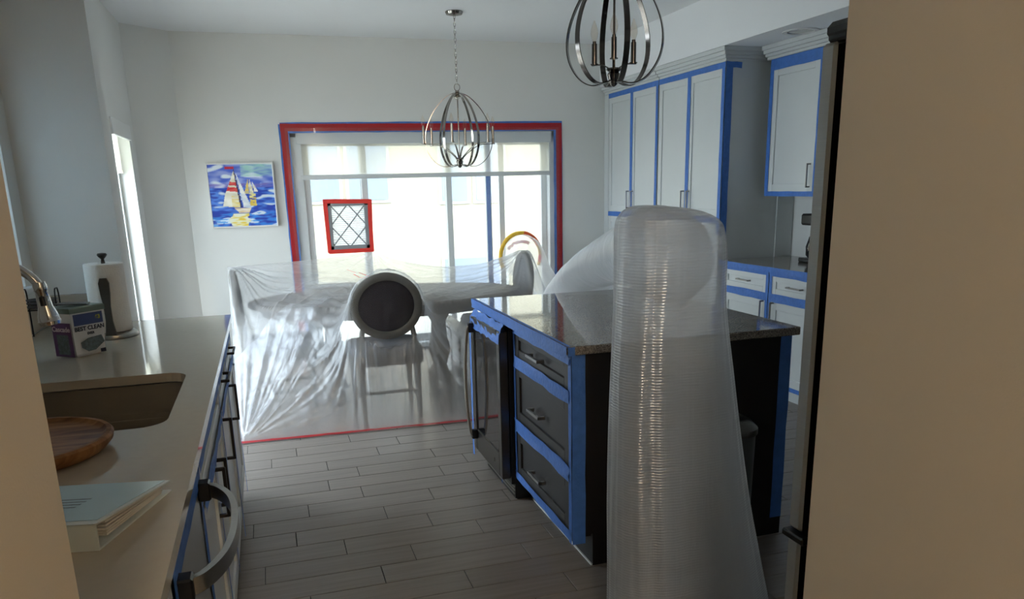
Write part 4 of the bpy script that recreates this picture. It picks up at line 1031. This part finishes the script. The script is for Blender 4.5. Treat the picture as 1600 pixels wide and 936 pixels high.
# low white bench under the sheet
be = thing('storage_bench', 'low white storage bench with grey slots beside the covered table', 'bench', (1.37, 6.0, 0))
MB().box(1.385, 1.44, 5.42, 6.62, .02, .40).build('back_board', 'bin_grey', be)
for k in range(4): MB().box(1.345, 1.385, 5.42+.30*k+.02, 5.42+.30*k+.27, .03, .385, .003).build('front_panel', 'white_paint', be)
MB().box(1.335, 1.45, 5.40, 6.64, .40, .43, .004).build('seat_board', 'white_paint', be)
MB().box(1.34, 1.445, 5.41, 6.63, 0, .03).build('plinth', 'white_paint', be)
# woven box on the table
wb = thing('woven_box', 'pale woven box on the dining table under the plastic', 'box', (.42, 5.78, .742))
g = MB(); bx0, bx1, by0, by1, bz0, bz1 = .24, .60, 5.68, 5.90, .743, .83
MB().box(bx0+.006, bx1-.006, by0+.006, by1-.006, bz0, bz1-.01).build('liner', 'white_paint', wb)
for k in range(13):
    x = bx0+(bx1-bx0)*k/12; g.box(x-.006, x+.006, by0, by0+.006, bz0, bz1).box(x-.006, x+.006, by1-.006, by1, bz0, bz1)
for k in range(5):
    z = bz0+.006+(bz1-bz0-.012)*k/4; g.box(bx0, bx1, by0-.002, by0+.005, z-.005, z+.005).box(bx0, bx1, by1-.005, by1+.002, z-.005, z+.005).box(bx0-.002, bx0+.005, by0, by1, z-.005, z+.005).box(bx1-.005, bx1+.002, by0, by1, z-.005, z+.005)
g.build('weave', 'wicker', wb)

# ================================================================== PLASTIC SHEET (tent over the dining set)
NU, NV = 150, 120
xs = np.linspace(-.275, 2.06, NU)
def yfront(x): return 4.842-.0435*(x+.245)
LXY, PXY, RXY = (-.275, 5.76), (.935, 7.235), (2.06, 6.12)
def yback(x): return np.where(x < PXY[0], LXY[1]+(PXY[1]-LXY[1])*(x-LXY[0])/(PXY[0]-LXY[0]), PXY[1]+(RXY[1]-PXY[1])*(x-PXY[0])/(RXY[0]-PXY[0]))
V_ = np.linspace(0, 1, NV)
X_ = np.repeat(xs[:, None], NV, 1); YF = yfront(X_); YK = yback(X_); Y_ = YF+(YK-YF)*V_[None, :]
LZ, PZ, RZ = 1.0, .945, .985
def backz(x):
    f = (x-LXY[0])/(PXY[0]-LXY[0]); g = (x-PXY[0])/(RXY[0]-PXY[0])
    return np.where(x < PXY[0], LZ+(PZ-LZ)*f-.05*f*(1-f), PZ+(RZ-PZ)*g-.55*np.clip(g, 0, 1)*(1-np.clip(g, 0, 1)))
Z_ = np.zeros((NU, NV)); Z_[:, -1] = backz(xs)
Z_[0, :] = LZ*V_**1.05; Z_[-1, :] = RZ*V_**1.05; Z_[:, 0] = .004
obs = np.full((NU, NV), -1.0)
obs = np.maximum(obs, np.where(((X_-TC[0])/(TA+.005))**2+((Y_-TC[1])/(TB_+.005))**2 < 1, .752, -1))
q = ((X_-.70)/.245)**2; dyb = np.abs(Y_-4.985)
obs = np.maximum(obs, np.where((q < 1) & (dyb < .036), .765+.232*np.sqrt(np.clip(1-q, 0, 1)), -1))
for (cx_, cy_, hx_, hy_) in ((1.965, 5.98, .035, .24), (-.245, 5.70, .03, .24)):
    q = ((Y_-cy_)/hy_)**2; obs = np.maximum(obs, np.where((q < 1) & (np.abs(X_-cx_) < hx_), .765+.225*np.sqrt(np.clip(1-q, 0, 1)), -1))
obs = np.maximum(obs, np.where((X_ > .225) & (X_ < .615) & (Y_ > 5.66) & (Y_ < 5.92), .842, -1))
fixed = np.zeros((NU, NV), bool); fixed[0, :] = fixed[-1, :] = fixed[:, 0] = fixed[:, -1] = True
ZB = Z_.copy(); Z_ = np.maximum(Z_, np.clip(obs, 0, None)); Z_[fixed] = ZB[fixed]
obs_i = obs.copy(); obs_i[fixed] = -1
dx2 = ((xs[-1]-xs[0])/(NU-1))**2; dy2 = (((YK-YF)/(NV-1))**2)[1:-1, 1:-1]
wx, wy = 1/dx2, 1/dy2
for it in range(2600):
    zn = (wx*(Z_[2:, 1:-1]+Z_[:-2, 1:-1])+wy*(Z_[1:-1, 2:]+Z_[1:-1, :-2]))/(2*wx+2*wy)
    Z_[1:-1, 1:-1] = np.maximum(Z_[1:-1, 1:-1]+1.0*(zn-Z_[1:-1, 1:-1]), obs_i[1:-1, 1:-1])
# refine, then add tension folds radiating from the points that hold the sheet up
def up2(A):
    B = np.empty((2*A.shape[0]-1, A.shape[1])); B[::2] = A; B[1::2] = .5*(A[1:]+A[:-1])
    Cc = np.empty((B.shape[0], 2*A.shape[1]-1)); Cc[:, ::2] = B; Cc[:, 1::2] = .5*(B[:, 1:]+B[:, :-1])
    return Cc
obs_i = np.where(obs_i < 0, Z_-.015, obs_i)
X_, Y_, Z_, obs_i = up2(X_), up2(Y_), up2(Z_), up2(obs_i)
NU, NV = X_.shape; xs = X_[:, 0].copy()
wrk = np.zeros_like(Z_); fold = np.zeros_like(Z_)
for (ax_, ay_, amp, ns, sharp) in ((LXY[0], LXY[1], .011, (11, 23, 37), (7, 12)), (PXY[0], PXY[1], .011, (13, 27, 41), (8, 13)), (.54, 4.97, .008, (9, 19, 31), (6, 11)), (.86, 4.97, .008, (10, 21, 33), (7, 10)), (1.95, 5.95, .009, (9, 21, 35), (6, 10)), (-.25, 4.85, .009, (14, 25, 39), (9, 15))):
    th = np.arctan2(Y_-ay_, X_-ax_); r_ = np.hypot(X_-ax_, Y_-ay_)
    s_ = sum(np.sin(n_*th+n_*1.7)/(1+.35*i) for i, n_ in enumerate(ns))
    wrk += amp*s_*np.clip(r_/.15, 0, 1)*np.exp(-r_/.5)
    for n_ in sharp:
        jig = .25*np.sin(3*th+n_)+.12*np.sin(r_*5+n_)
        fold += .008*(1-np.abs(np.sin(n_*th+jig+n_)))**9*np.clip(r_/.12, 0, 1)*np.exp(-r_/.9)
for i in range(0, NU):
    for j in range(0, NV):
        wrk[i, j] += .006*mnoise.noise(Vector((X_[i, j]*6, Y_[i, j]*6, 2.2)))+.003*mnoise.noise(Vector((X_[i, j]*17, Y_[i, j]*17, 7)))
wrk += fold
ramp = np.clip(np.minimum(np.minimum(np.arange(NU)[:, None], (NU-1-np.arange(NU))[:, None]), np.minimum(np.arange(NV)[None, :], (NV-1-np.arange(NV))[None, :]))/10, 0, 1)
Z2 = np.maximum(Z_+wrk*ramp, np.maximum(obs_i, .003))
YW = Y_-np.where(Y_ < 5.05, (np.abs(wrk)+fold)*ramp*.9, 0)
ps = thing('plastic_sheet', 'clear plastic dust sheet tented over the dining table and chairs, taped to the floor', 'plastic sheet', (.9, 5.5, 0))
MB().grid([[(float(X_[i, j]), float(YW[i, j]), float(Z2[i, j])) for j in range(NV)] for i in range(NU)]).build('sheet', 'sheet', ps, smooth='all')
ha = ps.children[0].data.attributes.new('haze', 'FLOAT', 'POINT')      # the film is clear where it clings to the chair back
cl = np.exp(-np.clip((np.sqrt(((X_-.70)/.24)**2+((Z2-.765)/.24)**2)-.93)/.06, 0, 9))*(Y_ < 5.08)
ha.data.foreach_set('value', (.38-.34*cl).ravel().astype(np.float32))
tape((-.27, 4.835, .006), (2.06, yfront(2.06)-.006, .006), .05, (0, 0, 1), 'red_tape', parent=ps, name='red_tape', jit=.003, seg=50)
tape((-.27, 4.812, .004), (1.5, yfront(1.5)-.03, .004), .03, (0, 0, 1), 'film', parent=ps, name='sheet_hem', jit=.006, seg=40)
# loose second layer gathered on the passage side of the dark chair
fi_ = []
NA, NB = 70, 46
for a in range(NA):
    row = []
    for b in range(NB):
        s_, t_ = a/(NA-1), b/(NB-1)
        x_edge = -.255+.66*s_                      # diagonal hem from the floor corner up to the chair
        u_ = x_edge*t_+(-.262)*(1-t_)
        v_ = .02+.98*s_*(.30+.0*t_)+.12*(1-t_)*s_
        ii = min(NU-2, max(0, (u_-xs[0])/(xs[-1]-xs[0])*(NU-1))); jj = min(NV-2.0, max(0, v_*(NV-1)))
        i0, j0 = int(ii), int(jj); fi0, fj0 = ii-i0, jj-j0
        def bl(A): return A[i0, j0]*(1-fi0)*(1-fj0)+A[i0+1, j0]*fi0*(1-fj0)+A[i0, j0+1]*(1-fi0)*fj0+A[i0+1, j0+1]*fi0*fj0
        cr_ = (.25+t_**3)*(.022*abs(mnoise.noise(Vector((u_*14, v_*16, 3))))+.014*abs(mnoise.noise(Vector((u_*34, v_*38, 9)))))
        row.append((float(u_)-.002*(1-t_), float(bl(YW))-.012-cr_, float(bl(Z2))+.012+cr_*.5))
    fi_.append(row)
MB().grid(fi_).build('overlap_layer', 'flap', ps, smooth='all')
def on_sheet(x, y):
    i = int(np.clip(np.searchsorted(xs, x), 1, NU-2)); j = int(np.clip(np.searchsorted(Y_[i], y), 1, NV-2))
    return Vector((x, y, float(Z2[i-1:i+2, j-1:j+2].max())+.006))
for (xa, ya, xb, yb) in ((.60, 6.42, .66, 6.36), (.64, 6.30, .67, 6.22), (.69, 6.38, .76, 6.30), (.66, 6.16, .74, 6.12)):
    tape(on_sheet(xa, ya), on_sheet(xb, yb), .012, (0, 0, 1), 'red_tape_bright', parent=ps, name='red_print', seg=3)

# ================================================================== PLASTIC DUCT
def superring(c, t, upv, ra, rb, n, wob, seed, s_):
    t = t.normalized(); sd_ = t.cross(upv).normalized(); up_ = sd_.cross(t).normalized(); out = []
    for k in range(n):
        a = 2*math.pi*k/n; ca_, sa_ = math.cos(a), math.sin(a)
        w_ = 1+wob*mnoise.noise(Vector((ca_*1.6+seed, sa_*1.6, s_*3.5)))+wob*.5*mnoise.noise(Vector((ca_*4+seed, sa_*4, s_*9)))
        out.append(c+sd_*ra*ca_*w_+up_*rb*sa_*w_)
    return out
du = thing('poly_duct', 'translucent inflated plastic duct standing before the island and running to the patio door', 'duct', (1.3, 2.2, 0))
# standing section: cross-section across X, slightly tapering upwards
ctl = [((1.306, 2.17, .003), .303, .13), ((1.302, 2.17, .08), .296, .13), ((1.266, 2.18, .40), .256, .125), ((1.248, 2.19, .63), .233, .12), ((1.233, 2.20, .86), .211, .12), ((1.219, 2.21, 1.11), .182, .13), ((1.216, 2.215, 1.274), .176, .145), ((1.213, 2.22, 1.36), .170, .14), ((1.212, 2.22, 1.392), .156, .125), ((1.205, 2.22, 1.412), .128, .10), ((1.195, 2.22, 1.424), .085, .065), ((1.185, 2.22, 1.429), .01, .01)]
N_ = 6; rr = []
cs = smoothpath([c for c, _, _ in ctl], N_); ras = smoothpath([(a, b, 0) for _, a, b in ctl], N_)
for i, c in enumerate(cs):
    ra, rb = ras[i].x, ras[i].y; ring = []
    for k in range(110):
        a = 2*math.pi*k/110; ca_, sa_ = math.cos(a), math.sin(a)
        e_ = .8; sx = math.copysign(abs(ca_)**e_, ca_); sy = math.copysign(abs(sa_)**e_, sa_)
        w_ = 1+.03*mnoise.noise(Vector((ca_*2, sa_*2, c.z*2.2)))+.035*mnoise.noise(Vector((ca_*5, sa_*5, c.z*.5)))+.02*mnoise.noise(Vector((ca_*13, sa_*13, c.z*.6)))
        ring.append((c.x+ra*sx*w_, c.y+rb*sy*w_, c.z-.09*max(0, min(1, (c.z-1.2)/.2))*(ra*sx)))
    rr.append(ring)
MB().rings(rr, cap=False).build('standing_section', 'duct', du, smooth='all')
pc = [((1.235, 2.24, 1.25), .135, .135), ((1.33, 2.45, 1.255), .155, .150), ((1.50, 2.85, 1.245), .168, .165), ((1.69, 3.30, 1.205), .172, .168), ((1.755, 4.00, 1.05), .172, .115), ((1.765, 4.30, .91), .172, .14), ((1.80, 4.62, .72), .17, .16), ((2.02, 4.92, .50), .165, .16), ((2.28, 5.30, .36), .17, .17), ((2.42, 6.2, .38), .17, .17), ((2.40, 6.85, .60), .17, .17), ((2.36, 7.12, .81), .185, .20), ((2.355, 7.215, .83), .20, .215)]
cs = smoothpath([c for c, _, _ in pc], 12); ras = smoothpath([(a, b, 0) for _, a, b in pc], 12); rr = []
for i, c in enumerate(cs):
    t = cs[min(i+1, len(cs)-1)]-cs[max(i-1, 0)]
    fold = 1-(.02 if i in (20, 31, 45) else 0)
    rr.append(superring(c, t, Vector((0, 0, 1)), ras[i].x*fold, ras[i].y*fold, 44, .04, 3.3, i*.05))
MB().rings(rr, cap=False).build('lying_section', 'duct_lying', du, smooth='all')
# yellow and orange taped hoop where it meets the film
hp = [(2.352+.205*math.cos(a), YB-.045, .83+.225*math.sin(a)) for a in [R(-25+230*k/26) for k in range(27)]]
hoop = MB().tube(hp, .020, 10).build('hoop', 'yellow_foam', du, smooth=True, label='yellow foam hoop')
for k0, k1, mm in ((12, 19, 'orange_tape'), (1, 4, 'red_tape_bright')):
    hh_ = [Vector(p) for p in hp][26-k1-2:26-k0-2] if mm == 'x' else [Vector(p) for p in hp][k0-6 if k0 > 6 else k0:k1-6 if k0 > 6 else k1]
    MB().tube(hh_, .0225, 10).build('orange_tape' if mm == 'orange_tape' else 'red_tape', mm, hoop, smooth=True)
st = MB(); P = []
for k in range(11):
    a = R(62+80*k/10); row = []
    for r_ in (.135, .165): row.append((2.352+(r_+.02)*math.cos(a), YB-.075+.01*math.sin(k*2.1), .80+(r_+.025)*math.sin(a)+.006*math.sin(k*3)))
    P.append(row)
st.grid(P).build('red_tape', 'red_tape_bright', du, smooth=True)
